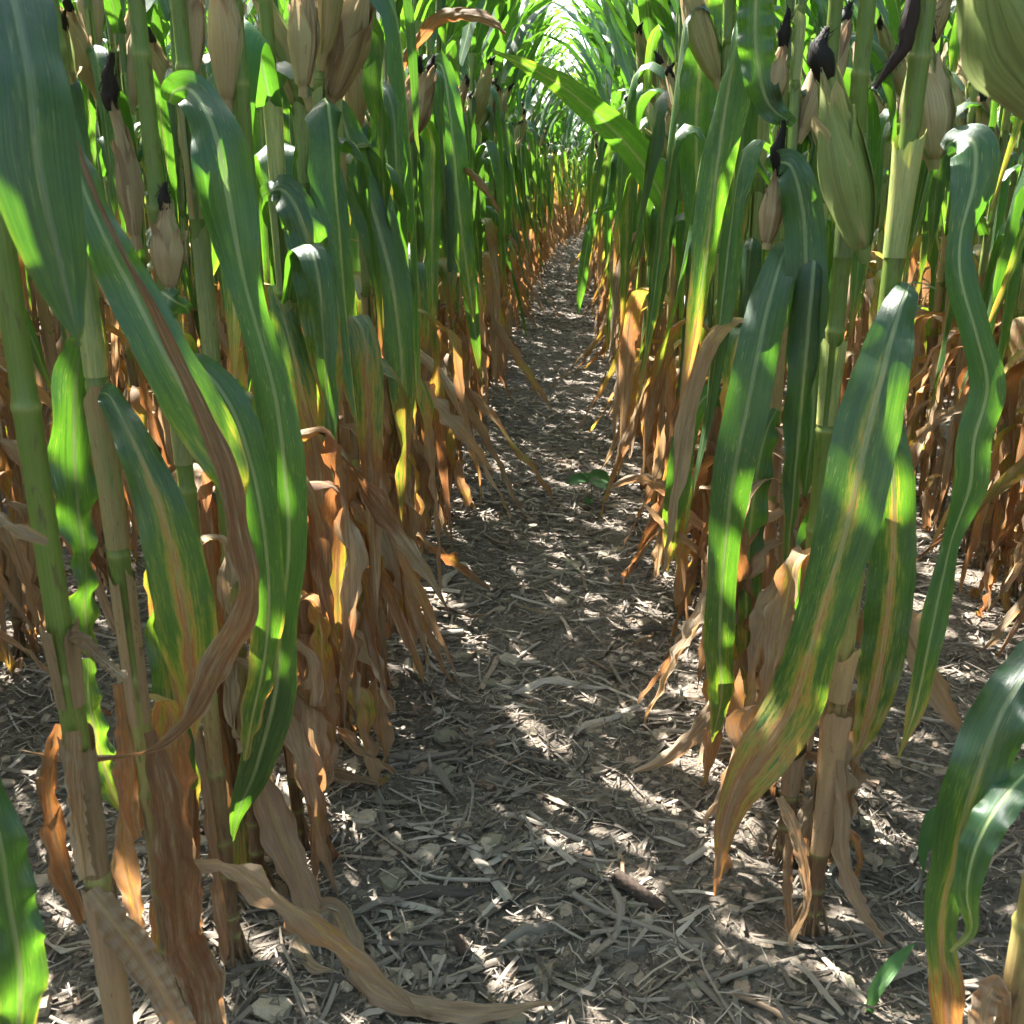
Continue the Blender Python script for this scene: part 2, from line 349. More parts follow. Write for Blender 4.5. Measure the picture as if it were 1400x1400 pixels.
def auto_leaf(geo, rng, z, az, lean, bow, r0, res, ztype, sheath=True, reach=1.0, mi=0, inter=.14, droop=None):
    nl, nx = {'hi': (34, 9), 'mid': (20, 5), 'lo': (9, 3)}[res]
    s = np.linspace(0, 1, nl); h = np.array([math.cos(az), math.sin(az), 0]); up = np.array([0, 0, 1.]); side = np.array([-h[1], h[0], 0])
    collar = z + inter*rng.uniform(.75, .98)
    base = stalk_curve(np.array(collar), lean, bow) + h*stalk_r(collar, r0)*1.05
    u = rng.uniform; curl = 0.; crumple = 0.; jag = 0.; mid = 0.
    if ztype == 'dead':
        L = u(.30, .60); W = u(.036, .072); a0, a1, sc, sw = u(-.3, .9), (u(-1.75, -1.40) if u() < .75 else u(-1.35, -.8)), u(.02, .12), u(.04, .10)
        dry = np.clip(u(.60, 1.0)+.14*np.sin(s*9+u(0, 6)), 0, 1); curl = u(.2, 1.9)*np.sin(s*u(2, 7)+u(0, 6)); crumple = u(.002, .005); jag = .5; wave = u(.006, .016); keel = 0
        L = min(L, (collar+.12))
    elif ztype == 'turning':
        L = u(.42, .70); W = u(.042, .068); a0, a1, sc, sw = u(.5, 1.1), u(-1.62, -1.38), u(.06, .2), u(.05, .12)
        L = min(L, collar*1.05)
        d0 = u(.12, .55); dry = d0 + (u(.75, .98)-d0)*sstep(u(.1, .5), u(.6, 1.), s); curl = .25+.9*sstep(.4, 1, s); crumple = .001; jag = .1; wave = u(.004, .01); keel = .08; mid = u(0, .4)
    elif ztype == 'mid':
        reach = min(reach, .72); L = u(.46, .82); W = u(.036, .066); a0, a1, sc, sw = u(.8, 1.25), (u(-1.62, -1.38) if u() < .8 else u(-1.45, -1.2)), u(.05, .2), u(.05, .13)
        dry = u(.0, .14)+u(.1, .6)*sstep(u(.55, .85), 1.0, s); wave = u(.004, .012); keel = u(.05, .30); curl = u(.1, .9); jag = .05; mid = u(-.05, .30)
    else:
        L = u(.62, .86); W = u(.050, .078); a0, a1, sc, sw = u(.95, 1.25), (u(.15, .85) if u() < .6 else u(-.9, .2)), u(.35, .75), u(.2, .35)
        if z > 1.8: L *= .75; W *= .85
        dry = u(.0, .08)+u(0, .35)*sstep(.8, 1.0, s); wave = u(.005, .014); keel = u(.10, .28); jag = .04; mid = u(-.05, .1)
        if res == 'lo': L *= 1.15; W *= 1.25
    if droop is not None: a1 = droop
    ang = a0 + (a1-a0)*sstep(sc-sw, sc+sw*2.2, s)
    ang = ang + .10*np.sin(s*u(4, 9)+u(0, 6))*s
    yaw = u(-.5, .5)*s + .12*np.sin(s*6+u(0, 6))*s
    hd = h[None]*np.cos(yaw)[:, None] + side[None]*np.sin(yaw)[:, None]
    T = hd*np.cos(ang)[:, None]*reach + up[None]*np.sin(ang)[:, None]; T = nrm(T)
    C = base + np.concatenate([[np.zeros(3)], np.cumsum((T[1:]+T[:-1])*.5*L/(nl-1), axis=0)])
    C[:, 2] = np.maximum(C[:, 2], .012+.01*np.sin(s*20+u(0, 6)))
    roll = (u(-2.4, 2.4) if ztype == 'dead' else u(-1.3, 1.3) if ztype in ('mid', 'turning') else u(-.5, .5))*sstep(.05, .6, s) + u(-.5, .5)*s
    Sd = nrm(np.cross(up[None], hd)); Nn = nrm(np.cross(Sd, T))
    S = Sd*np.cos(roll)[:, None] + Nn*np.sin(roll)[:, None]
    rnd = u()
    ribbon(geo, C, S, W*blade_width(s), nx, rng, curl, wave if res != 'lo' else 0, u(3, 6), crumple, jag, keel, dry, mid, rnd, mi=mi)
    if sheath and res != 'lo':
        zz = np.linspace(z+.004, collar+.012, 5); cc = stalk_curve(zz, lean, bow); rr = stalk_r(zz, r0)*np.array([1.06, 1.16, 1.18, 1.22, 1.45 if ztype == 'dead' else 1.25])
        d = {'dead': .95, 'turning': .6, 'mid': .22, 'up': .08}[ztype]+u(-.1, .1)
        tube(geo, cc, rr, 9 if res == 'mid' else 13, d, 1., rnd, mi, along=zz, arc=(az-2.9, az+2.9), rag=.010)

def leaf_kind(z, rng, dz=0.):
    j = z + rng.uniform(-.13, .13) + dz
    return 'dead' if j < .46 else 'turning' if j < .70 else 'mid' if j < 1.20 else 'up'

def husk_profile(t, R):                # radius along an ear
    return R*(.34*sstep(-.02, .04, t) + .66*np.clip((t-.02)/.34, 0, 1)**.75)*(1-.66*sstep(.40, 1.05, t))
def build_ear(geo, p0, p1, R, rng, dry, nshell=7, res='mid', mi=0):
    ax = p1-p0; L = np.linalg.norm(ax); a = ax/L
    ref = np.array([1., 0, 0]) if abs(a[0]) < .8 else np.array([0, 1., 0]); A = nrm(ref-a*(a@ref)); B = np.cross(a, A)
    nt, nth = {'hi': (18, 11), 'mid': (11, 7), 'lo': (6, 5)}[res]
    bendv = (A*rng.uniform(-1, 1)+B*rng.uniform(-1, 1))*L*.03
    if res == 'lo': nshell = 2
    for k in range(nshell):
        th0 = k*2.4+rng.uniform(-.3, .3); half = rng.uniform(.7, 1.35) if res != 'lo' else 1.7
        tl = rng.uniform(.90, 1.06) if k < 3 else rng.uniform(.55, 1.0)
        t = np.linspace(.0, tl, nt); r = husk_profile(t, R)*(1+.035*k)
        tip = np.clip((tl-t)/(.42*tl), 0, 1)**.65           # closes to a point
        flare = sstep(.8*tl, tl, t)*rng.uniform(0, .5)*R*(1 if k > 1 else .3)
        x = np.linspace(-1, 1, nth)
        th = th0 + x[None, :]*(half*np.maximum(tip, .06))[:, None]
        rr = r[:, None]*(1+.05*np.sin(x*6+k)[None, :]+.03*np.sin(x*3+t[:, None]*14+k)) + flare[:, None] + (.10*R*np.abs(x)**3)[None, :]*(.4+.6*np.sin(t*9+k)[:, None]**2)
        V = p0 + a*(t*L)[:, None, None] + bendv*(np.sin(t*3.1))[:, None, None] + rr[..., None]*(A*np.cos(th)[..., None]+B*np.sin(th)[..., None])
        d = np.clip(dry+rng.uniform(-.22, .22), 0, 1)
        lf = np.stack(np.broadcast_arrays(x[None, :], (t*L)[:, None], np.zeros((1, 1))), -1)
        ld = np.stack(np.broadcast_arrays((d+.25*sstep(.7, 1, t/tl))[:, None], np.full((1, nth), rng.uniform()), np.zeros((1, 1))), -1)
        geo.add(V.reshape(-1, 3), grid_quads(nt, nth), lf.reshape(-1, 3).copy(), ld.reshape(-1, 3).copy(), mi)
    if res != 'lo':                    # shank and the closed core
        t = np.linspace(-.06, .93, 10); rr = np.maximum(husk_profile(np.clip(t, 0, 1), R)*.93, .006)
        tube(geo, p0+a*(t*L)[:, None]+bendv*np.sin(np.clip(t, 0, 1)*3.1)[:, None], rr, 10, dry, 0, .4, mi)

def build_silk(geo, pts, R, rng, n=34, mi=0, core=True):
    """a matted tuft of dried silk along the polyline pts"""
    pts = np.asarray(pts, float); k = len(pts); t = np.linspace(0, k-1, 9)
    C = np.stack([np.interp(t, np.arange(k), pts[:, i]) for i in range(3)], -1)
    s = np.linspace(0, 1, 9); prof = R*(.55+.45*np.sin(np.clip(s*1.25, 0, 1)*3.1))*(1-.55*s**3)
    if core: tube(geo, C+rng.normal(0, R*.08, C.shape), prof*(.85+.25*rng.uniform(size=9)), 8, .5, 0, rng.uniform(), mi)
    L = np.linalg.norm(C[-1]-C[0])
    for i in range(n):
        a0 = rng.integers(0, 4); a1 = rng.integers(6, 9); d0 = rng.normal(0, 1, 3); d0 /= np.linalg.norm(d0)
        P = C[a0:a1+1] if a1 < 9 else C[a0:]
        P = P + d0*prof[a0:a0+len(P), None]*rng.uniform(.7, 1.15) + rng.normal(0, R*.12, P.shape)
        P[-1] += rng.normal(0, R*.5, 3)
        S = np.tile(np.cross(nrm(P[-1]-P[0]), d0), (len(P), 1))
        ribbon(geo, P, S, np.linspace(.0016, .0006, len(P)), 2, rng, mi=mi)

PROTO_DZ = {}
def corn_prototype(seed, res, ears):
    rng = np.random.default_rng(seed); parts = []
    lean = rng.uniform(-.10, .10, 2); bow = rng.uniform(-.02, .02, 2); r0 = rng.uniform(.0088, .0112)
    hs = rng.uniform(.92, 1.06); nodes = NODE_Z*hs + rng.uniform(-.012, .012, len(NODE_Z))
    g = Geo(); build_stalk(g, nodes, lean, bow, r0, 10 if res == 'mid' else 4, rng.uniform(), 1 if res == 'lo' else 0, lowres=res == 'lo'); parts.append(('stalk', g))
    az0 = rng.uniform(-.6, .6); dz = rng.uniform(-.17, .13); PROTO_DZ[seed] = dz
    for k in range(2, len(nodes)-1):
        kind = leaf_kind(nodes[k], rng, dz); g = Geo()
        auto_leaf(g, rng, nodes[k], az0+math.pi*k+rng.uniform(-.55, .55), lean, bow, r0, res, kind, inter=nodes[k+1]-nodes[k])
        parts.append(('leaf', g))
    for e in range(int(rng.integers(3, 8)) if res == 'mid' else 3):          # the skirt of withered leaves round the foot
        g = Geo(); auto_leaf(g, rng, rng.uniform(.16, .52), rng.uniform(0, 6.28), lean, bow, r0, res, 'dead', sheath=False); parts.append(('leaf', g))
    for e in range(ears):
        kn = 10+e if res != 'none' else 10; z = nodes[kn]+.01; az = az0+math.pi*kn+rng.uniform(-.4, .4)
        p0 = stalk_curve(np.array(z), lean, bow)+np.array([math.cos(az), math.sin(az), 0])*r0*.9
        tilt = rng.uniform(.2, .5); ax = np.array([math.cos(az)*math.sin(tilt), math.sin(az)*math.sin(tilt), math.cos(tilt)]); L = rng.uniform(.19, .25)
        g = Geo(); build_ear(g, p0+ax*.02, p0+ax*(L+.02), rng.uniform(.023, .028), rng, rng.uniform(.35, .85), 6, res, 2 if res == 'lo' else 0)
        sg = Geo(); q = p0+ax*(L*.93); pts = [q, q+ax*.03, q+ax*.055+np.array([rng.uniform(-.02, .02), rng.uniform(-.02, .02), -.005])]
        build_silk(sg, pts, .0115, rng, 16 if res == 'mid' else 0, 3 if res == 'lo' else 0)
        parts.append(('ear', g, sg))
    return parts

PART_MAT = {'stalk': M_STALK, 'leaf': M_LEAF, 'ear': M_HUSK}
PROTO = []
for i in range(12):
    ears = [1, 2, 2, 1, 1, 1, 2, 1, 1, 0, 1, 2][i]
    ps = corn_prototype(100+i, 'mid', ears)
    meshes = [(p[0], p[1].mesh(p[0], PART_MAT[p[0]]), p[2].mesh('silk', M_SILK) if len(p) > 2 else None) for p in ps]
    d = PROTO_DZ[100+i]; PROTO.append((ears, 'browned high' if d < -.07 else 'browned low' if d > .03 else 'browned knee-high', meshes))

EAR_TXT = {0: 'without ear', 1: 'with one ear', 2: 'with two ears'}
ROW_TXT = {-1: 'in the backlit row edging the lane', 0: 'in the sun-facing row edging the lane',
           -2: 'one row behind the backlit lane edge', 1: 'one row behind the sunlit lane edge', -3: 'two rows behind the backlit lane edge', 2: 'two rows behind the sunlit lane edge'}
def place_proto(i, x, y, rz, s, row):
    ears, brown, meshes = PROTO[i]
    r = empty('corn_plant', (x, y, float(ground_z(x, y))), rz, s)
    tag(r, 'corn plant %s, %s, %s' % (EAR_TXT[ears], brown, ROW_TXT[row]), 'corn plant', 'corn plants standing in rows')
    for nm, me, silk in meshes:
        o = obj(nm, me, r)
        if silk: obj('silk', silk, o)
    return r

# ------------------------------------------------------------------ the nearest plants, leaf by leaf
def spline(P, n):
    P = np.asarray(P, float); k = len(P); Q = np.vstack([2*P[0]-P[1], P, 2*P[-1]-P[-2]])
    out = []
    for t in np.linspace(0, k-1-1e-6, n):
        i = int(t); f = t-i; a, b, c, d = Q[i], Q[i+1], Q[i+2], Q[i+3]
        out.append(.5*((2*b)+(c-a)*f+(2*a-5*b+4*c-d)*f*f+(3*b-a-3*c+d)*f**3))
    return np.array(out)

class Hero:
    def __init__(s, X, Y, seed, label, lean=(0, 0), r0=.0122, nodes=None, ear_txt=None):
        s.X, s.Y, s.rng = X, Y, np.random.default_rng(seed); s.z0 = float(ground_z(X, Y)); s.base = np.array([X, Y, s.z0])
        s.lean, s.bow, s.r0 = np.array(lean), np.zeros(2), r0
        s.root = empty('corn_plant', s.base); tag(s.root, label, 'corn plant', 'corn plants standing in rows')
        s.nodes = NODE_Z + s.rng.uniform(-.012, .012, len(NODE_Z)) if nodes is None else np.array(nodes)
        g = Geo(); build_stalk(g, s.nodes, s.lean, s.bow, r0, 14, s.rng.uniform(), top=2.4); obj('stalk', g.mesh('stalk', M_STALK), s.root)
    def pt(s, p):
        return GP(p[0], p[1], .018) if p[2] == 'g' else PY(p[0], p[1], s.Y+p[2])
    def leaf(s, pts, roll=(0, 0), dry=(.05, .3), mid=.1, curl=.25, wave=.009, wn_=5.5, crumple=0.0003, jag=.05, keel=.07, dsplit=(.5, 1.), n=None, label=None):
        P = np.array([s.pt(p) for p in pts]); P[:, 2] = np.maximum(P[:, 2], .012)
        w = np.array([p[3]*depth(q)/FPX for p, q in zip(pts, P)])
        n = n or 12*len(pts); C = spline(P, n); C[:, 2] = np.maximum(C[:, 2], .008+float(s.z0)*0)
        W = np.maximum(spline(np.stack([w, w*0, w*0], -1), n)[:, 0], .002)
        T = nrm(np.gradient(C, axis=0)); view = nrm(C-CAMP); S0 = nrm(np.cross(T, view)); N0 = np.cross(S0, T)
        r = np.linspace(roll[0], roll[1], n); S = S0*np.cos(r)[:, None]+N0*np.sin(r)[:, None]
        W = W/np.maximum(np.cos(r), .35); t = np.linspace(0, 1, n)
        d = dry[0]+(dry[1]-dry[0])*sstep(dsplit[0], dsplit[1], t)
        g = Geo(); ribbon(g, C, S, W, 11, s.rng, curl, wave, wn_, crumple, jag, keel, d, mid)
        o = obj('leaf', g.mesh('leaf', M_LEAF, s.base), s.root)
        if label: o['label'] = label
        return o
    def leaf_at(s, pts, w):                # an added out-of-view blade through world points, lying flat to cast shade
        C = spline(np.array(pts), 26); t = np.linspace(0, 1, 26); T = nrm(np.gradient(C, axis=0)); S = nrm(np.cross(T, np.array([0, 0, 1.])))
        g = Geo(); ribbon(g, C, S, w*blade_width(t), 9, s.rng, .2, .006, 4, keel=.1, dry=.06); obj('leaf', g.mesh('leaf', M_LEAF, s.base), s.root)
    def dead(s, pts, roll=(0, .5), dry=.88, **k):
        a = dict(dry=(dry, dry+.08), mid=.0, curl=.8, wave=.006, wn_=7, crumple=.0022, jag=.3, keel=0); a.update(k); return s.leaf(pts, roll, **a)
    def sheath(s, ytop, ybot, dry, k=1.2):
        z1, z0 = [float(PY(700, y, s.Y)[2]) - s.z0 for y in (ytop, ybot)]
        zz = np.linspace(max(z0, 0), z1, 9); cc = stalk_curve(zz, s.lean, s.bow)
        rr = stalk_r(zz, s.r0)*np.linspace(1.08, k, 9); a = s.rng.uniform(0, 6.28)
        g = Geo(); tube(g, cc, rr, 23, dry+.08*np.sin(zz*40), 1., s.rng.uniform(), along=zz, arc=(a-2.85, a+2.95), rag=.012); obj('sheath', g.mesh('sheath', M_LEAF), s.root)
    def ear(s, p0, p1, wpx, dry=.6, silk=None, silk_r=.012, off=-.02, n=40):
        a, b = PY(p0[0], p0[1], s.Y+off), PY(p1[0], p1[1], s.Y+off); R = wpx*.5*depth((a+b)/2)/FPX
        g = Geo(); build_ear(g, a, b, R, s.rng, dry, 9, 'hi'); e = obj('ear', g.mesh('ear', M_HUSK, s.base), s.root)
        if silk:
            sg = Geo(); build_silk(sg, [PY(q[0], q[1], s.Y+off+(q[2] if len(q) > 2 else 0)) for q in silk], silk_r, s.rng, n)
            obj('silk', sg.mesh('silk', M_SILK, s.base), e)
    def skirt(s, n, a0=0., a1=3.14):
        for i in range(n):
            g = Geo(); auto_leaf(g, s.rng, s.rng.uniform(.16, .54), s.rng.uniform(a0, a1), s.lean, s.bow, s.r0, 'hi', 'dead', sheath=False); obj('leaf', g.mesh('leaf', M_LEAF), s.root)
    def auto(s, zlo, zhi, kind=None, az0=None, skip=0., res='hi', **k):
        az0 = s.rng.uniform(-.5, .5) if az0 is None else az0
        for i, z in enumerate(s.nodes[:-1]):
            if zlo <= z <= zhi and s.rng.uniform() >= skip:
                g = Geo(); auto_leaf(g, s.rng, z, az0+math.pi*i+s.rng.uniform(-.5, .5), s.lean, s.bow, s.r0, res, kind or leaf_kind(z, s.rng), inter=s.nodes[i+1]-z, **k)
                obj('leaf', g.mesh('leaf', M_LEAF), s.root)

h = Hero(-.415, .55, 1, 'corn plant with a broad green leaf hanging beside the thick brown-sheathed stalk')
h.leaf([(-70, 960, 0, 40), (-8, 1120, -.02, 62), (12, 1230, -.02, 74), (28, 1340, -.02, 72), (20, 1440, 0, 40), (12, 1500, 0, 8)], (.2, .1), (.04, .3), .1)
h.dead([(-90, 600, 0, 16), (-20, 690, .02, 22), (25, 725, .02, 18), (65, 742, .02, 3)], dry=.96)
h.auto(1.3, 2.3, 'up', 1.57); h.auto(1.12, 1.9, 'up', 1.9, droop=.5); h.auto(1.12, 1.9, 'up', 2.8, droop=.6)  # the two drooped sets are extra upper leaves, added to shade the near leaf

A = Hero(-.412, .75, 2, 'thick corn stalk with dry brown sheaths and a crinkled dead leaf at its foot', r0=.0110,
         nodes=[.04, .10, .255, .40, .60, .83, 1.0, 1.12, 1.27, 1.42, 1.57, 1.73, 1.9, 2.08, 2.28])
A.sheath(876, 978, .93, 1.35); A.sheath(1028, 1212, .95, 1.3); A.sheath(1235, 1500, .98, 1.25)
A.leaf([(-75, -90, 0, 60), (-5, -60, -.16, 100), (36, 80, -.21, 118), (52, 230, -.22, 122), (84, 370, -.22, 78), (104, 452, -.22, 20), (107, 478, -.22, 3)], (.5, .3), (.03, .2), .04, wave=.003)
A.dead([(88, 878, -.005, 24), (112, 874, -.02, 26), (140, 900, -.03, 20), (172, 926, -.03, 18)], dry=.9)
A.dead([(80, 990, .03, 18), (66, 1080, .03, 36), (84, 1180, .03, 42), (112, 1262, .03, 16)], dry=.72, jag=.5)
A.dead([(124, 1216, -.015, 30), (158, 1262, -.03, 50), (200, 1320, -.03, 50), (240, 1390, -.03, 46), (270, 1460, -.03, 40)], (.2, -.1), dry=.86, wave=.010, wn_=11, curl=.2, mid=-.1, crumple=.003)
A.dead([(100, 1000, -.02, 26), (104, 1090, -.03, 30), (118, 1200, -.03, 24)], dry=.92)
A.leaf_at([(-.412, .75, 1.18), (-.46, .74, 1.27), (-.56, .80, 1.33), (-.70, .92, 1.33)], .11); A.leaf_at([(-.412, .75, 1.22), (-.40, .69, 1.31), (-.38, .60, 1.34), (-.36, .44, 1.30)], .11)  # blades added above the view to keep sun off the near hanging leaf
A.leaf_at([(-.412, .75, 1.30), (-.48, .70, 1.40), (-.55, .66, 1.43), (-.68, .6, 1.40)], .11); A.auto(1.25, 2.3, 'up', 1.4); A.auto(1.12, 1.9, 'up', 2.0, droop=.5); A.auto(1.12, 1.9, 'up', 2.9, droop=.6)  # first blade and both drooped sets are extra too, added for shade

B = Hero(-.425, .90, 3, 'corn plant with a tan sheath and a long brown leaf curling into a twisted tip', r0=.0104)
B.sheath(538, 758, .52, 1.28); B.sheath(790, 1000, .82, 1.2); B.sheath(210, 520, .25, 1.15)
B.leaf([(135, 536, -.01, 20), (152, 545, -.02, 34), (185, 610, -.04, 50), (218, 690, -.05, 68), (244, 790, -.05, 82), (258, 880, -.05, 78), (262, 950, -.04, 44), (266, 1010, -.03, 5)], (.1, -.2), (.12, .42), .45)
B.leaf([(118, 440, .02, 26), (104, 520, .03, 52), (102, 610, .03, 60), (107, 700, .03, 52), (118, 780, .03, 24), (116, 840, .03, 40), (124, 880, .03, 26), (128, 905, .03, 3)], (.2, .9), (.06, .25), .05)
B.leaf([(93, 160, .0, 20), (112, 250, -.02, 46), (150, 340, -.03, 60), (178, 393, -.03, 70), (222, 480, -.04, 74), (270, 565, -.04, 80), (310, 640, -.04, 60), (325, 700, -.03, 20)], (.2, -.1), (.06, .3), .1)
B.leaf([(120, 900, .06, 16), (122, 960, .06, 34), (140, 1040, .06, 36), (155, 1085, .06, 24), (165, 1110, .06, 4)], (.2, .6), (.2, .35), .1)
B.dead([(165, 935, .0, 24), (178, 1030, -.01, 46), (182, 1100, -.01, 44), (190, 1145, -.01, 20)], dry=.74)
B.dead([(168, 1100, .05, 12), (172, 1180, .05, 40), (188, 1250, .05, 30), (192, 1330, .05, 20)], dry=.68)
B.dead([(205, 1000, -.02, 20), (228, 1090, -.03, 50), (242, 1190, -.03, 64), (252, 1290, -.03, 62), (276, 1350, -.03, 66), (290, 1440, -.03, 50)], (.1, -.3), dry=.78, curl=.4)
B.dead([(96, 170, -.005, 8), (128, 262, -.035, 9), (168, 345, -.05, 10), (205, 412, -.06, 12), (236, 480, -.065, 18), (276, 560, -.07, 26), (311, 646, -.075, 32), (329, 735, -.08, 34), (341, 800, -.08, 32), (330, 850, -.08, 42), (296, 912, -.08, 44), (276, 955, -.08, 36), (250, 995, -.08, 20), (200, 1028, -.08, 9), (107, 1039, -.09, 8), (28, 1025, -.09, 2)], (.1, .5), dry=.80, curl=.5, crumple=.001, jag=.12, n=130, label='long brown leaf curling into a thin twisted tip')
B.auto(1.25, 2.3, 'up', 1.2); B.skirt(3, .3, 2.8); B.auto(1.2, 2.0, 'up', 2.7, droop=.5)  # the drooped set is a second round of upper leaves, added for shade

C_ = Hero(-.43, 1.1, 4, 'corn plant bearing one small pale dried ear low among the leaves', r0=.0106)
C_.ear((186, 330), (153, 138), 27, .85, [(152, 150), (149, 110), (152, 72)], .010, off=.02); C_.sheath(440, 640, .3, 1.2)
C_.leaf([(246, 495, -.03, 14), (278, 505, -.05, 40), (318, 560, -.06, 52), (345, 640, -.06, 52), (360, 720, -.06, 50), (368, 810, -.05, 46), (362, 900, -.04, 40), (345, 980, -.03, 30), (335, 1040, -.03, 6)], (-.2, .4), (.03, .3), .05)
C_.leaf([(232, 790, .02, 12), (228, 860, .02, 50), (240, 950, .02, 56), (252, 1040, .01, 48), (258, 1110, .01, 30), (262, 1135, .01, 4)], (.3, .1), (.15, .55), .5)
C_.ear((233, 395), (227, 268), 36, .72, [(226, 290), (224, 268), (226, 250)], .008)
C_.leaf([(220, 398, -.03, 6), (228, 404, -.05, 30), (240, 412, -.05, 36), (254, 420, -.03, 20), (258, 428, -.02, 4)], (.3, .3), (.1, .1), 0, n=24)
C_.dead([(270, 1000, 0, 18), (286, 1080, -.01, 26), (303, 1200, -.01, 34), (315, 1300, -.01, 32), (330, 1390, -.01, 20)], dry=.78)
C_.dead([(262, 1080, 0, 18), (262, 1180, 0, 34), (268, 1270, .0, 28), (282, 1330, 0, 12)], dry=.85)
C_.auto(1.28, 2.3, 'up', .9); C_.skirt(6, .2, 3.0)

D = Hero(-.43, 1.22, 5, 'corn plant with a broad folded leaf and a long dead leaf trailing on the ground', r0=.0106)
D.sheath(140, 300, .45, 1.3); D.sheath(320, 520, .2, 1.15)
D.leaf([(231, 140, -.005, 24), (240, 124, -.02, 40), (262, 124, -.04, 52), (288, 165, -.06, 66), (303, 218, -.07, 82), (316, 290, -.07, 78), (332, 375, -.07, 50), (352, 450, -.07, 46), (376, 540, -.07, 54), (389, 640, -.07, 60), (395, 750, -.06, 50), (384, 860, -.05, 44), (376, 950, -.05, 60), (350, 1050, -.05, 48), (326, 1110, -.05, 24), (318, 1150, -.05, 4)], (.0, .2), (.03, .12), .03, n=130, label='broad green leaf folding over at its collar and hanging almost to the ground')
D.ear((262, 112), (258, -70), 34, .62, off=.02)
D.dead([(338, 1020, .0, 16), (372, 1112, -.02, 56), (402, 1185, -.04, 50), (430, 1245, -.05, 42), (462, 1300, -.04, 46), (500, 1342, 'g', 42), (560, 1372, 'g', 36), (650, 1386, 'g', 30), (755, 1370, 'g', 3)], (.2, -.2), dry=.80, curl=.35, n=100, mid=.1, label='long dead leaf trailing across the lane floor')
D.leaf([(330, 1100, .01, 14), (336, 1200, .0, 40), (343, 1290, 0, 30), (333, 1380, 0, 16)], (.2, .4), (.4, .8), 0, crumple=.001, dsplit=(.1, .8))
D.dead([(358, 1230, .0, 12), (385, 1280, 0, 32), (420, 1310, 'g', 24), (455, 1326, 'g', 3)], dry=.9)
D.dead([(300, 985, .02, 16), (315, 1080, .02, 34), (322, 1190, .02, 36), (318, 1260, .02, 16)], dry=.72)
D.auto(1.28, 2.3, 'up', 1.3); D.skirt(8, -.3, 3.4)

E0 = Hero(-.40, 1.33, 6, 'slender corn stalk with a small folded orange dead leaf at mid height', r0=.0108)
E0.dead([(312, 512, -.01, 10), (322, 475, -.02, 20), (338, 460, -.03, 22), (347, 485, -.03, 14), (350, 510, -.03, 4)], dry=.66, n=40)
E0.leaf([(312, 515, -.01, 14), (325, 540, -.02, 36), (342, 585, -.03, 38), (352, 640, -.03, 24), (358, 680, -.03, 4)], (.2, .2), (.2, .6), .1)
E0.ear((312, 142), (300, -70), 38, .66, off=.0); E0.auto(.1, .62, 'dead', .5); E0.skirt(6, -1, 4.0); E0.auto(1.28, 2.3, 'up', 1.0)

E = Hero(-.41, 1.5, 7, 'corn plant with a leaf turning yellow and brown below a fresh green folded leaf', r0=.0118)
E.leaf([(358, 268, 0, 18), (372, 260, -.02, 30), (390, 262, -.03, 46), (412, 300, -.04, 56), (428, 365, -.04, 60), (441, 450, -.04, 54), (452, 530, -.03, 34), (458, 580, -.03, 8)], (.1, .2), (.05, .5), .25)
E.leaf([(372, 390, 0, 16), (392, 450, -.02, 40), (412, 530, -.03, 52), (430, 610, -.03, 50), (438, 690, -.03, 44), (446, 790, -.03, 36), (438, 870, -.03, 20), (432, 920, -.03, 4)], (.0, .3), (.2, .72), .35, dsplit=(.15, .6))
E.ear((414, 122), (410, -60), 33, .75, off=.02)
E.dead([(405, 760, 0, 12), (412, 850, -.01, 34), (425, 950, -.02, 38), (440, 1040, -.02, 30), (470, 1060, -.02, 24), (520, 1072, -.02, 3)], dry=.84)
E.auto(.1, .62, 'dead', .2); E.skirt(7, -1.2, 4.2); E.auto(.66, 1.0, 'mid', 1.9); E.auto(1.3, 2.3, 'up', .6)

F_ = Hero(-.42, 1.7, 8, 'corn plant with a short green leaf folded square over its pale midrib', r0=.0118)
F_.leaf([(414, 245, 0, 18), (428, 236, -.02, 36), (446, 240, -.03, 50), (456, 325, -.04, 48), (466, 425, -.04, 46), (478, 510, -.03, 32), (484, 570, -.03, 4)], (.1, .1), (.05, .45), .35)
F_.ear((452, 138), (512, -50), 48, .85, off=-.06)
F_.skirt(7, 0, 6.28); F_.auto(.1, .75, None, .4); F_.auto(1.3, 2.3, 'up', .8); F_.auto(.7, 1.05, 'mid', .6)

G_ = Hero(-.41, 1.9, 9, 'corn plant with a salmon-brown hanging leaf and a long orange-tipped green leaf', r0=.0118)
G_.leaf([(455, 150, 0, 16), (464, 150, -.02, 30), (480, 200, -.03, 52), (505, 270, -.04, 60), (533, 370, -.05, 56), (546, 460, -.05, 48), (551, 540, -.05, 36), (554, 600, -.05, 18), (555, 640, -.05, 4)], (.0, .3), (.04, .62), .1, dsplit=(.6, .95))
G_.dead([(458, 560, -.01, 14), (470, 620, -.03, 36), (486, 700, -.05, 44), (504, 790, -.06, 36), (512, 880, -.06, 32), (516, 970, -.06, 6)], dry=.64)
G_.dead([(508, 690, -.05, 10), (522, 735, -.09, 24), (540, 775, -.11, 34), (557, 810, -.12, 6)], dry=.66)
G_.skirt(6, 0, 6.28); G_.auto(.1, .75, None, .1); G_.auto(.7, 1.1, 'mid', .4); G_.auto(1.3, 2.3, 'up', .9)

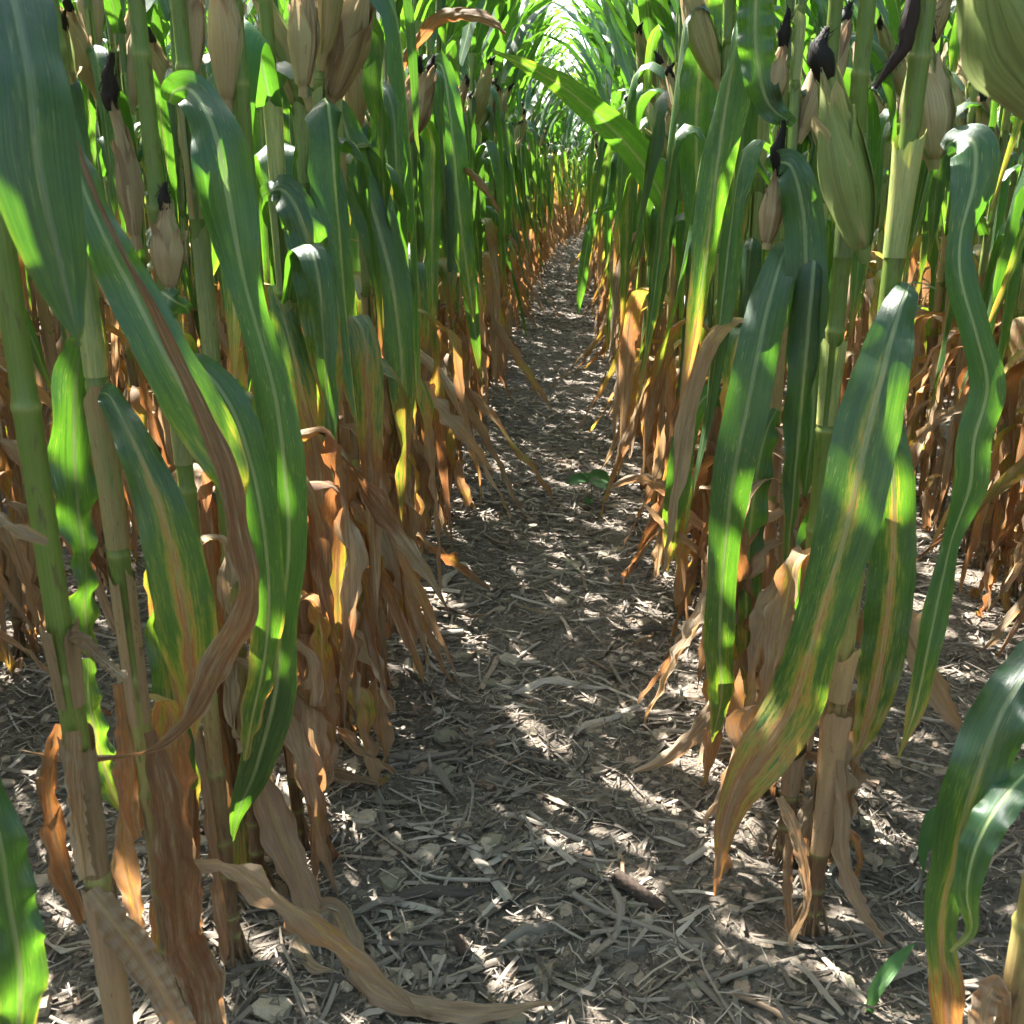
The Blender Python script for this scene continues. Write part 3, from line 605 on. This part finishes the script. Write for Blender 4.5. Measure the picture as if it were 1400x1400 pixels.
G2 = Hero(-.40, 2.25, 10, 'corn plant with twin pale ears tipped black and an arching withered leaf', r0=.0118)
G2.ear((532, 188), (573, 92), 33, .85, [(570, 104), (573, 90), (574, 78)], .011); G2.ear((553, 196), (590, 94), 32, .9, [(588, 104), (590, 90), (593, 76)], .011, off=-.06)
G2.dead([(540, 110, 0, 10), (560, 72, -.05, 18), (593, 30, -.1, 22), (622, 18, -.14, 22), (665, 24, -.18, 18), (692, 46, -.2, 3)], dry=.72, label='arching withered top leaf')
G2.skirt(6, 0, 6.28); G2.auto(.1, 1.1, None, .3); G2.auto(1.3, 2.3, 'up', .4)

H_ = Hero(-.41, 3.0, 11, 'corn plant with an orange-tipped curled leaf above a narrow straight hanging leaf', r0=.0118)
H_.leaf([(574, 98, 0, 12), (590, 86, -.04, 22), (606, 96, -.06, 30), (617, 170, -.1, 38), (628, 290, -.12, 36), (640, 380, -.12, 22), (648, 440, -.12, 4)], (.1, .2), (.04, .3), .1)
H_.dead([(600, 250, 0, 8), (636, 234, -.1, 12), (660, 254, -.14, 14), (685, 290, -.16, 4)], dry=.64)
H_.ear((600, 292), (609, 238), 18, .75, [(608, 252), (610, 240), (610, 232)], .010); H_.skirt(6, 0, 6.28); H_.auto(.1, 1.3, None, .2); H_.auto(1.3, 2.3, 'up', .2)

R4 = Hero(.393, .72, 20, 'stout corn stalk with a drooping green leaf whose midrib is orange', r0=.0140, nodes=[.05, .13, .225, .40, .58, .76, .92, 1.05, 1.2, 1.36, 1.52, 1.7, 1.9, 2.1, 2.3])
R4.leaf([(1450, 850, 0, 40), (1412, 905, -.03, 60), (1372, 970, -.05, 74), (1340, 1050, -.06, 80), (1318, 1120, -.06, 74), (1302, 1190, -.05, 56), (1290, 1240, -.04, 52), (1288, 1300, -.04, 44), (1296, 1360, -.04, 44), (1300, 1450, -.03, 40)], (.0, .3), (.05, .6), .35, dsplit=(.7, .95), label='drooping green leaf with an orange midrib and yellow lower end')
R4.leaf([(1440, 1030, -.02, 30), (1400, 1060, -.06, 44), (1362, 1105, -.08, 50), (1334, 1160, -.09, 46), (1322, 1220, -.09, 34), (1328, 1272, -.08, 16), (1300, 1302, -.08, 6)], (-.5, .2), (.04, .3), .1, wave=.003)
R4.leaf([(1360, 1470, 0, 20), (1372, 1390, -.01, 20), (1360, 1350, -.02, 30), (1345, 1380, -.03, 34), (1340, 1450, -.03, 30)], (.2, .2), (.8, .95), 0, crumple=.002)
R4.ear((1500, 170), (1300, -200), 165, .30, off=-.12)
R4.auto(1.3, 2.3, 'up', 1.7)

R2 = Hero(.345, 1.17, 21, 'corn plant with a broad yellow-blotched leaf drooping to a dark tip', lean=(.03, 0), r0=.0125)
R2.sheath(192, 350, .28, 1.3); R2.sheath(965, 1150, .9, 1.35); R2.sheath(880, 945, .75, 1.3)
R2.leaf([(1243, 388, 0, 18), (1238, 402, -.03, 40), (1222, 450, -.05, 60), (1204, 520, -.07, 80), (1184, 600, -.08, 92), (1160, 710, -.09, 86), (1132, 810, -.09, 72), (1108, 890, -.09, 70), (1082, 970, -.08, 78), (1040, 1035, -.08, 74), (1003, 1095, -.08, 46), (986, 1160, -.08, 22), (978, 1225, -.08, 3)], (.2, -.2), (.08, .62), .4, dsplit=(.45, .95), wave=.008, n=140, label='broad leaf blotched yellow, drooping to a dark tip')
R2.leaf([(1290, 205, 0, 20), (1308, 190, -.01, 36), (1332, 196, -.03, 56), (1332, 250, -.04, 62), (1314, 320, -.05, 34), (1314, 380, -.06, 40), (1336, 460, -.07, 40), (1350, 530, -.07, 48), (1332, 600, -.07, 46), (1326, 665, -.07, 44), (1302, 735, -.06, 26), (1289, 790, -.06, 30), (1270, 880, -.06, 34), (1252, 965, -.06, 24), (1228, 1036, -.06, 3)], (.3, -.3), (.04, .4), .05, dsplit=(.8, 1.), n=150, label='long narrow leaf twisting down past the stalk')
R2.ear((1276, 222), (1262, 50), 58, .45, [(1262, 70), (1262, 40), (1272, 10)], .014, off=.05)
g = Geo(); build_silk(g, [PY(a, b, 1.15) for a, b in ((1250, -30), (1247, 20), (1236, 65), (1215, 95), (1196, 122))], .009, R2.rng, 40); obj('silk', g.mesh('silk', M_SILK, R2.base), R2.root)
R2.dead([(1148, 1040, -.02, 14), (1152, 1110, -.03, 24), (1152, 1170, -.04, 30), (1178, 1240, -.05, 24), (1212, 1290, -.05, 8)], dry=.84)
R2.dead([(1150, 1130, .0, 8), (1168, 1145, 0, 16), (1176, 1175, 0, 12), (1166, 1210, 0, 8)], dry=.64, n=40)
R2.dead([(1066, 1090, -.01, 16), (1084, 1130, -.02, 24), (1100, 1185, -.03, 20), (1103, 1240, -.03, 12), (1084, 1280, -.03, 14), (1082, 1358, -.04, 10)], dry=.95)
R2.dead([(1078, 1140, .02, 12), (1078, 1220, .0, 18), (1084, 1290, -.02, 14), (1086, 1350, -.03, 6)], dry=.9)
R2.dead([(1128, 1060, .02, 14), (1120, 1130, .02, 26), (1112, 1200, .02, 20)], dry=.97)
R2.auto(1.35, 2.3, 'up', 1.2)

R1 = Hero(.345, 1.34, 22, 'corn plant bearing a large green-husked ear with a dark silk tuft', r0=.0125)
R1.sheath(470, 575, .25, 1.3); R1.sheath(180, 350, .1, 1.15)
R1.ear((1180, 345), (1128, 88), 57, .2, [(1128, 108), (1120, 70), (1130, 38)], .015, off=-.06)
R1.leaf([(1180, 540, -.02, 20), (1205, 560, -.04, 44), (1220, 640, -.05, 56), (1222, 730, -.05, 62), (1214, 840, -.05, 64), (1198, 940, -.05, 54), (1180, 1005, -.05, 30), (1168, 1035, -.05, 4)], (.3, -.2), (.10, .45), .5, wave=.006)
R1.leaf([(1160, 600, .0, 16), (1148, 640, .02, 40), (1130, 700, .03, 50), (1110, 780, .03, 48), (1095, 860, .03, 30), (1088, 900, .03, 4)], (.3, .6), (.05, .3), .1)
R1.auto(.1, .5, 'dead', .4); R1.skirt(4, 0, 3.1); R1.auto(1.35, 2.3, 'up', 1.0); 

R3 = Hero(.35, 1.52, 23, 'corn plant with two long dark green leaves hanging to the ground at the lane edge', r0=.0118)
R3.leaf([(1090, 250, 0, 14), (1060, 226, -.02, 26), (1082, 228, -.04, 44), (1098, 290, -.05, 56), (1103, 380, -.06, 58), (1110, 470, -.06, 56), (1112, 560, -.06, 46), (1104, 640, -.06, 26), (1100, 680, -.05, 4)], (.1, -.1), (.03, .15), .0)
R3.leaf([(1085, 330, 0, 16), (1068, 355, -.04, 40), (1045, 440, -.08, 58), (1024, 545, -.1, 62), (1003, 650, -.11, 56), (990, 765, -.11, 44), (984, 870, -.11, 42), (986, 950, -.1, 34), (974, 1015, -.1, 4)], (.0, .3), (.03, .25), .05, n=120)
R3.leaf([(1062, 560, 0, 14), (1045, 600, -.02, 36), (1030, 680, -.03, 46), (1022, 780, -.03, 44), (1020, 860, -.03, 36), (1018, 930, -.03, 6)], (.4, .2), (.06, .3), .1)
R3.ear((1048, 335), (1066, 228), 26, .75, [(1064, 244), (1064, 205), (1072, 164)], .011, off=-.02); R3.ear((1052, 150), (1072, 55), 24, .8, [(1070, 68), (1074, 40), (1078, 12)], .010, off=.04)
R3.dead([(1010, 900, -.02, 14), (985, 955, -.05, 28), (950, 1005, -.08, 30), (905, 1042, -.09, 18), (862, 1058, -.1, 3)], dry=.90)
R3.auto(.08, .55, 'dead', .3); R3.skirt(7, 0, 6.28); R3.auto(.66, .9, 'mid', 1.2, reach=.4); R3.auto(1.35, 2.3, 'up', 1.0)
R3.leaf([(1085, 170, .03, 14), (1050, 140, .03, 40), (1034, 70, .03, 50), (1034, -10, .03, 50), (1040, -80, .03, 40)], (.1, .1), (.03, .1), .1)

R5 = Hero(.35, 2.0, 24, 'corn plant with thin withered leaves reaching out over the lane beside the small weed', r0=.0118)
R5.dead([(1000, 745, 0, 10), (950, 712, -.03, 16), (910, 671, -.05, 20), (871, 655, -.06, 18), (832, 668, -.06, 3)], dry=.82, crumple=.0008)
R5.dead([(995, 790, 0, 8), (950, 750, -.04, 14), (905, 715, -.06, 12), (874, 682, -.06, 3)], dry=.85, crumple=.0008)
R5.leaf([(1000, 560, 0, 12), (968, 540, -.03, 28), (940, 590, -.05, 34), (925, 680, -.06, 34), (918, 740, -.06, 20), (912, 780, -.06, 4)], (.2, .4), (.05, .45), .1)
R5.skirt(6, 0, 6.28); R5.auto(.1, .6, None, 1.2); R5.auto(.62, 1.12, 'mid', 1.2, reach=.4); R5.auto(1.35, 2.3, 'up', .5)

R6 = Hero(.345, 2.45, 25, 'corn plant with a broad upright leaf, sunlit through on both sides of its pale midrib', r0=.0118)
R6.leaf([(972, 345, 0, 16), (957, 310, -.02, 36), (952, 190, -.03, 52), (958, 80, -.03, 50), (966, -10, -.03, 44), (980, -90, -.03, 20)], (.0, .15), (.05, .15), .2)
R6.skirt(6, 0, 6.28); R6.auto(.1, .6, None, 1.4); R6.auto(.62, 1.12, 'mid', 1.2, reach=.4); R6.auto(1.35, 2.3, 'up', .7)

R7 = Hero(.35, 2.95, 26, 'corn plant whose long green leaf slants up and out across the lane', r0=.0118)
R7.leaf([(938, 355, 0, 14), (918, 300, -.08, 32), (892, 245, -.14, 42), (858, 198, -.2, 44), (808, 150, -.28, 38), (753, 108, -.34, 26), (672, 68, -.4, 3)], (.4, .4), (.04, .2), .05)
R7.skirt(5, 0, 6.28); R7.auto(.1, .6, None, 1.4); R7.auto(.62, 1.12, 'mid', 1.2, reach=.4); R7.auto(1.35, 2.3, 'up', .3)

R8 = Hero(.345, 4.6, 27, 'corn plant with a thin dark leaf dangling over the far lane', r0=.0118)
R8.leaf([(872, 300, 0, 8), (838, 282, -.1, 11), (812, 300, -.15, 12), (802, 340, -.16, 14), (796, 385, -.16, 14), (790, 430, -.16, 3)], (.1, .1), (.02, .1), .0)
R8.skirt(5, 0, 6.28); R8.auto(.1, .6, None, 1.2); R8.auto(.62, 1.12, 'mid', 1.2, reach=.4); R8.auto(1.35, 2.3, 'up', .1)

# ------------------------------------------------------------------ the other plants of the nearest rows
rng = np.random.default_rng(7)
hero_y = {-1: [.55, .75, .9, 1.1, 1.22, 1.33, 1.5, 1.7, 1.9, 2.25, 3.0], 0: [.72, 1.17, 1.34, 1.52, 2.0, 2.45, 2.95, 4.6]}
plan = []       # (row, y0, y1)
for row, y0, y1 in ((-1, 1.6, 12.0), (0, 1.65, 12.0), (-2, .8, 7.0), (1, .8, 7.0), (-3, 1.4, 5.2), (2, 1.4, 5.2)):
    y = y0
    while y < y1:
        yy = y + rng.uniform(-.035, .035); xx = row_x(row) + float(bend(yy)) + rng.uniform(-.03, .03)
        y += .155*rng.uniform(.8, 1.2)
        if any(abs(yy-q) < .07 for q in hero_y.get(row, [])): continue
        rz = rng.choice([0, math.pi]) + rng.uniform(-.8, .8) + (math.pi/2 if rng.uniform() < .35 else 0)
        place_proto(int(rng.integers(0, 12)), xx, yy, rz, rng.uniform(.93, 1.06), row)

# everything farther off: one mass of further rows
LO = []
for i in range(10):
    g = Geo()
    for p in corn_prototype(300+i, 'lo', [1, 1, 0, 2, 1, 1, 1, 0, 2, 1][i]):
        for q in p[1:]:
            for V, Q, lf, ld, m in zip(q.V, q.Q, q.lf, q.ld, q.m): pass
            a = q.cat(); g.add(a[0], a[1], a[2], a[3]); g.m[-1] = a[4]
    LO.append(g.cat())
field = Geo()
for row, y0, y1 in [(-1, 12, 30), (0, 12, 30), (-2, 7, 28), (1, 7, 28), (-3, 5.2, 24), (2, 5.2, 24), (-4, .5, 20), (3, .5, 20), (-5, .3, 16), (4, .3, 16), (-6, .3, 12), (5, .3, 12),
                    (-1, -1.6, -.35), (0, -1.6, -.35), (-2, -1.4, .7), (1, -1.4, .7), (-3, -1.2, 1.3), (2, -1.2, 1.3)]:
    y = y0
    while y < y1:
        yy = y + rng.uniform(-.04, .04); y += .185*rng.uniform(.85, 1.15)*(1 if y < 20 else 1.1)
        xx = row_x(row) + float(bend(yy)) + rng.uniform(-.035, .035); rz = rng.uniform(0, 6.28); s = rng.uniform(.92, 1.07)
        V, Q, lf, ld, m = LO[int(rng.integers(0, 10))]
        c, sn = math.cos(rz)*s, math.sin(rz)*s
        W = np.stack([V[:, 0]*c-V[:, 1]*sn+xx, V[:, 0]*sn+V[:, 1]*c+yy, V[:, 2]*s+float(ground_z(xx, yy))], -1)
        L2 = ld.copy(); L2[:, 1] = (L2[:, 1]+rng.uniform()) % 1
        field.add(W, Q, lf, L2); field.m[-1] = m
fo = obj('corn_rows', field.mesh('corn_rows', [M_LEAF, M_STALK, M_HUSK, M_SILK]))
tag(fo, 'dense mass of farther corn rows with green tops and brown feet', 'corn', kind='stuff')

# ------------------------------------------------------------------ litter on the soil
g = Geo(); rng = np.random.default_rng(11)
def scatter(n, x0, x1, y0, y1, power=1.0):
    x = rng.uniform(x0, x1, n); y = y0+(y1-y0)*rng.uniform(0, 1, n)**power; return x+bend(y), y
def straws(n, area, Lr, wr, power=1.0, nl=3):
    x, y = scatter(n, *area, power)
    keep = vnoise(x*3.2, y*3.2, 9) >= rng.uniform(-.15, .42, n); x, y = x[keep], y[keep]; n = len(x); z = ground_z(x, y)
    U = lambda a, b: rng.uniform(a, b, n)
    L = U(*Lr)*U(.4, 1); w = U(*wr); az = np.where(U(0, 1) < .5, rng.normal(.5, 1.0, n), U(0, 3.14)); tilt = rng.normal(0, .14, n); bow = rng.normal(0, .16, n); roll = U(-.6, .6)
    t = np.linspace(-.5, .5, nl); d = np.stack([np.cos(az)*np.cos(tilt), np.sin(az)*np.cos(tilt), np.sin(tilt)], -1); sd = np.stack([-np.sin(az), np.cos(az), 0*az], -1)
    C = np.stack([x, y, z+U(.002, .014)], -1)[:, None] + d[:, None]*(t*L[:, None])[..., None] + sd[:, None]*((bow*L)[:, None]*(.25-t*t))[..., None]
    C = C + rng.normal(0, 1, C.shape)*(w*.25)[:, None, None]
    S = sd*np.cos(roll)[:, None] + np.array([0, 0, 1.])*np.sin(roll)[:, None]
    ww = w[:, None]*.5*(1-.5*np.abs(t*2)**3*U(0, 1)[:, None])
    V = np.stack([C-S[:, None]*ww[..., None], C+S[:, None]*ww[..., None]], 2).reshape(-1, 3)          # n, nl, 2
    Q = (grid_quads(nl, 2)[None]+(np.arange(n)*nl*2)[:, None, None]).reshape(-1, 4)
    lf = np.stack(np.broadcast_arrays(np.array([-1., 1.])[None, None, :], ((t+.5)*L[:, None])[:, :, None], np.zeros((1, 1, 1))), -1).reshape(-1, 3)
    ld = np.repeat(np.stack([0*L, U(0, 1), 0*L], -1), nl*2, 0)
    g.add(V, Q, lf.copy(), ld)
straws(30000, (-1.5, 1.5, .75, 3.0), (.010, .070), (.0008, .0034), 1.4)
straws(6500, (-1.5, 1.5, .75, 3.6), (.05, .16), (.003, .008), 1.2, 4)
straws(13000, (-1.1, 1.1, 3.0, 7.5), (.02, .10), (.0025, .009), 1.3)
straws(6000, (-.55, .5, 7.0, 17), (.05, .14), (.005, .012), 1.2)
o = obj('straw_litter', g.mesh('straw_litter', M_STRAW, smooth=False)); tag(o, 'grey and tan shreds of old straw covering the soil', 'straw', kind='stuff')

def stone_geo(rng, sub=2):
    """a flattish angular stone of unit half-length"""
    k = np.linspace(-1, 1, sub+1); V = []; Q = []; idx = {}
    def vid(p):
        key = tuple(np.round(p, 4))
        if key not in idx: idx[key] = len(V); V.append(p)
        return idx[key]
    for ax in range(3):
        for sg in (-1, 1):
            for i in range(sub):
                for j in range(sub):
                    q = []
                    for a, b in ((i, j), (i+1, j), (i+1, j+1), (i, j+1)):
                        p = np.zeros(3); p[ax] = sg; p[(ax+1) % 3] = k[a]; p[(ax+2) % 3] = k[b]; q.append(vid(p))
                    Q.append(q if sg > 0 else q[::-1])
    V = np.array(V, float); r = np.linalg.norm(V, axis=1, keepdims=True)
    V = V/r*(1+.38*(r-1)) + rng.normal(0, .10, V.shape)
    V *= np.array([1, rng.uniform(.55, .95), rng.uniform(.25, .55)])
    return V, np.array(Q)
SV = [stone_geo(rng, 2) for _ in range(14)]; SV1 = [stone_geo(rng, 1) for _ in range(14)]
def add_stone(geo, V, Q, c, s, rz, tl, rnd):
    cz, sz = math.cos(rz), math.sin(rz); P = V*s; P = np.stack([P[:, 0]*cz-P[:, 1]*sz, P[:, 0]*sz+P[:, 1]*cz, P[:, 2]+P[:, 0]*tl], -1)
    geo.add(P+c, Q, V*1.0, np.tile([0, rnd, 0], (len(V), 1)))
g = Geo()
def pebbles(n, area, sr, power=1.0):
    x, y = scatter(n, *area, power); z = ground_z(x, y); patch = vnoise(x*2.3+7, y*2.3, 21)
    for i in range(n):
        if patch[i] < rng.uniform(.0, .6): continue
        s = sr[0]+(sr[1]-sr[0])*rng.uniform()**2.2; V, Q = (SV if s > .008 and y[i] < 4 else SV1)[int(rng.integers(0, 14))]
        add_stone(g, V, Q, np.array([x[i], y[i], z[i]+s*.12]), s, rng.uniform(0, 6.28), rng.normal(0, .12), rng.uniform())
pebbles(13000, (-1.4, 1.4, .75, 3.2), (.002, .009), 1.3)
pebbles(2200, (-1.3, 1.3, .8, 3.4), (.006, .019), 1.2)
pebbles(6500, (-1.0, 1.0, 3.0, 7.5), (.004, .017), 1.2)
pebbles(2200, (-.5, .45, 7.0, 14), (.006, .020), 1.2)
o = obj('gravel', g.mesh('gravel', M_STONE, smooth=False)); tag(o, 'fine gravel and crumbs of shale strewn over the soil', 'gravel', kind='stuff')

# stones and stalk pieces big enough to pick up one by one
STONE_KINDS = [('flat grey shale stone lying among the straw of the lane', M_STONE), ('grey-green angular stone lying among the straw of the lane', M_STONE_GREEN), ('pale tan stone lying among the straw of the lane', M_STONE_TAN)]
SM = []
for k, (lab, mat) in enumerate(STONE_KINDS):
    for j in range(5):
        V, Q = stone_geo(rng, 3); gg = Geo(); gg.add(V, Q, V*1.0, np.tile([0, rng.uniform(), 0], (len(V), 1))); SM.append((lab, gg.mesh('stone', mat, smooth=False)))
for i in range(290):
    x, y = scatter(1, -.55, .5, .85, 3.2, 1.25) if i < 235 else scatter(1, -1.2, 1.2, .9, 2.6); x, y = float(x[0]), float(y[0])
    lab, me = SM[int(rng.integers(0, 15))]; s = .008+.017*rng.uniform()**1.8
    o = obj('stone', me, None, (x, y, float(ground_z(x, y))+s*.14)); o.scale = (s, s, s); o.rotation_euler = (rng.normal(0, .15), rng.normal(0, .15), rng.uniform(0, 6.28))
    tag(o, ('larger ' if s > .0145 else 'small ')+lab, 'stone', 'stones on the lane')

def straw_piece_mesh(kind, rng):
    gg = Geo(); n = 7; t = np.linspace(-.5, .5, n); L = 1.0
    if kind == 0:      # split stalk: a gutter-shaped strip
        C = np.stack([t, .02*np.sin(t*5+rng.uniform(0, 6)), .01*np.cos(t*4)], -1); ribbon(gg, C, np.tile([0, 1., 0], (n, 1)), rng.uniform(.09, .15)*(1-.3*np.abs(2*t)**4*rng.uniform(0, 1, n)), 5, rng, curl=1.1, jag=.2)
    elif kind == 1:    # round stem
        C = np.stack([t, .05*np.sin(t*4+rng.uniform(0, 6)), .015*np.sin(t*7)], -1); tube(gg, C, rng.uniform(.018, .03), 7, .5, 0, rng.uniform())
    else:              # crumpled leaf shred
        C = np.stack([t, .12*np.sin(t*4+rng.uniform(0, 6)), .03+.03*np.sin(t*9+rng.uniform(0, 6))], -1); ribbon(gg, C, np.tile([0, .9, .4], (n, 1)), rng.uniform(.10, .18)*(1.05-np.abs(2*t)**2.5), 5, rng, curl=.8, jag=.5)
        gg.V[0][:, 2] += rng.normal(0, .012, len(gg.V[0]))
    return gg
PIECES = [('split strip of grey weathered corn stalk lying on the lane', 0), ('thin round dry corn stem lying on the lane', 1), ('crumpled shred of old corn leaf lying on the lane', 2)]
PM = []
for lab, k in PIECES:
    for j in range(6): PM.append((lab, straw_piece_mesh(k, rng).mesh('straw_piece', M_STRAW)))
def put_piece(me, lab, x, y, L, rz, tilt=0.):
    o = obj('straw_piece', me, None, (x, y, float(ground_z(x, y))+.006)); o.scale = (L,)*3; o.rotation_euler = (rng.normal(0, .2), tilt, rz); tag(o, ('long ' if L > .14 else 'short ')+lab, 'straw', 'straw pieces on the lane')
for i in range(280):
    x, y = scatter(1, -.6, .55, .85, 3.2, 1.35) if i < 220 else scatter(1, -1.3, 1.3, .9, 2.8); x, y = float(x[0]), float(y[0])
    lab, me = PM[int(rng.integers(0, 18))]; put_piece(me, lab, x, y, rng.uniform(.07, .20), rng.uniform(0, 3.14), rng.normal(0, .05))
def piece_px(x0, y0, x1, y1, k):
    a, b = GP(x0, y0), GP(x1, y1); c = (a+b)/2; d = b-a; lab, me = PM[k]; put_piece(me, lab, c[0], c[1], float(np.linalg.norm(d)), math.atan2(d[1], d[0]))
for q in ((628, 1118, 695, 1222, 0), (608, 1130, 632, 1188, 1), (720, 1105, 845, 1165, 6), (780, 1175, 895, 1195, 2), (900, 1218, 1000, 1325, 3), (720, 1395, 820, 1330, 4), (830, 1210, 820, 1330, 14),
          (845, 1325, 860, 1375, 5), (560, 1190, 670, 1200, 7), (640, 1320, 690, 1380, 0), (790, 1225, 960, 1320, 8), (1190, 1105, 1265, 1220, 1), (525, 1035, 635, 1085, 12), (635, 1065, 720, 1055, 13), (1110, 1310, 1180, 1390, 2), (520, 1325, 620, 1305, 4)): piece_px(*q)

def cob_mesh(L, R, rng):
    gg = Geo(); n = int(L/.0036); t = np.linspace(0, 1, n); nth = 32; th = np.linspace(0, 2*np.pi, nth, endpoint=False)
    prof = R*(1-.30*t**2.5)*np.minimum(1, .55+8*np.minimum(t, 1-t))
    bump = 1+.13*np.sign(np.sin(th[None, :]*8+np.pi*(np.arange(n)[:, None]//2 % 2)))*np.where(np.arange(n)[:, None] % 2 == 0, 1, -.7)
    r = prof[:, None]*bump
    V = np.stack(np.broadcast_arrays((t*L-L/2)[:, None], r*np.cos(th), r*np.sin(th)), -1).reshape(-1, 3)
    lf = np.stack(np.broadcast_arrays(np.cos(th)[None, :], (t*L)[:, None], np.zeros((1, 1))), -1).reshape(-1, 3).copy()
    gg.add(V, grid_quads(n, nth, True), lf, np.tile([0, rng.uniform(), 0], (len(V), 1))); return gg.mesh('corn_cob', M_COB)
for (x0, y0, x1, y1, R, lab) in ((840, 1196, 918, 1252, .0112, 'dark bare corn cob lying whole on the lane floor'), (622, 1268, 642, 1296, .0095, 'broken stub of dark corn cob between straw pieces')):
    a, b = GP(x0, y0, .01), GP(x1, y1, .01); c = (a+b)/2; d = b-a
    o = obj('corn_cob', cob_mesh(float(np.linalg.norm(d)), R, rng), None, (c[0], c[1], float(ground_z(c[0], c[1]))+R*.75)); o.rotation_euler = (0, 0, math.atan2(d[1], d[0])); tag(o, lab, 'corn cob')

# ------------------------------------------------------------------ weeds
def weed(base_px, leaves, label, stem_top=None):
    p = GP(*base_px); root = empty('weed', p); tag(root, label, 'weed'); r = np.random.default_rng(5)
    top = PY(stem_top[0], stem_top[1], p[1]) if stem_top else p
    gg = Geo(); t = np.linspace(0, 1, 6)[:, None]; tube(gg, p+(top-p)*t+np.array([.004, 0, 0])*np.sin(t*3), np.linspace(.0018, .001, 6), 6, 0, 0, .3); obj('stem', gg.mesh('stem', M_WEED, p), root)
    for pts in leaves:
        P = np.array([PY(x, y, p[1]+o_) for x, y, o_, w in pts]); W = np.array([w*depth(q)/FPX for (x, y, o_, w), q in zip(pts, P)]); P[:, 2] = np.maximum(P[:, 2], .01)
        C = spline(P, 14); Wd = np.maximum(spline(np.stack([W, W*0, W*0], -1), 14)[:, 0], .001); T = nrm(np.gradient(C, axis=0)); S = nrm(np.cross(T, np.array([0, -.6, .8])))
        lg = Geo(); ribbon(lg, C, S, Wd, 7, r, curl=.5, wave=.002, keel=.08); obj('leaf', lg.mesh('leaf', M_WEED, p), root)
weed((808, 690), [[(806, 658, 0, 3), (796, 655, -.02, 16), (784, 658, -.03, 18), (776, 662, -.04, 2)], [(806, 656, 0, 3), (814, 650, .02, 16), (826, 652, .03, 17), (836, 656, .04, 2)], [(807, 656, 0, 3), (800, 652, .05, 14), (794, 650, .09, 12), (790, 650, .1, 2)],
                  [(808, 658, 0, 3), (820, 662, -.03, 16), (830, 666, -.05, 14), (836, 668, -.06, 2)], [(808, 682, 0, 2), (806, 684, -.01, 14), (805, 692, -.02, 8), (806, 697, -.02, 2)]], 'small broad-leaved green weed growing on the lane floor', (807, 656))
weed((1186, 1398), [[(1186, 1396, 0, 8), (1196, 1355, .0, 18), (1222, 1318, .02, 20), (1250, 1290, .03, 3)], [(1190, 1398, 0, 6), (1225, 1388, .0, 12), (1262, 1392, .0, 3)]], 'narrow green grass blades sprouting beside the stout corn stalk', (1186, 1390))
weed((1262, 1200), [[(1262, 1190, 0, 4), (1262, 1160, .0, 16), (1274, 1120, .0, 22), (1290, 1100, .0, 3)]], 'single pointed green leaf of a young weed near the drooping leaf', (1262, 1190))
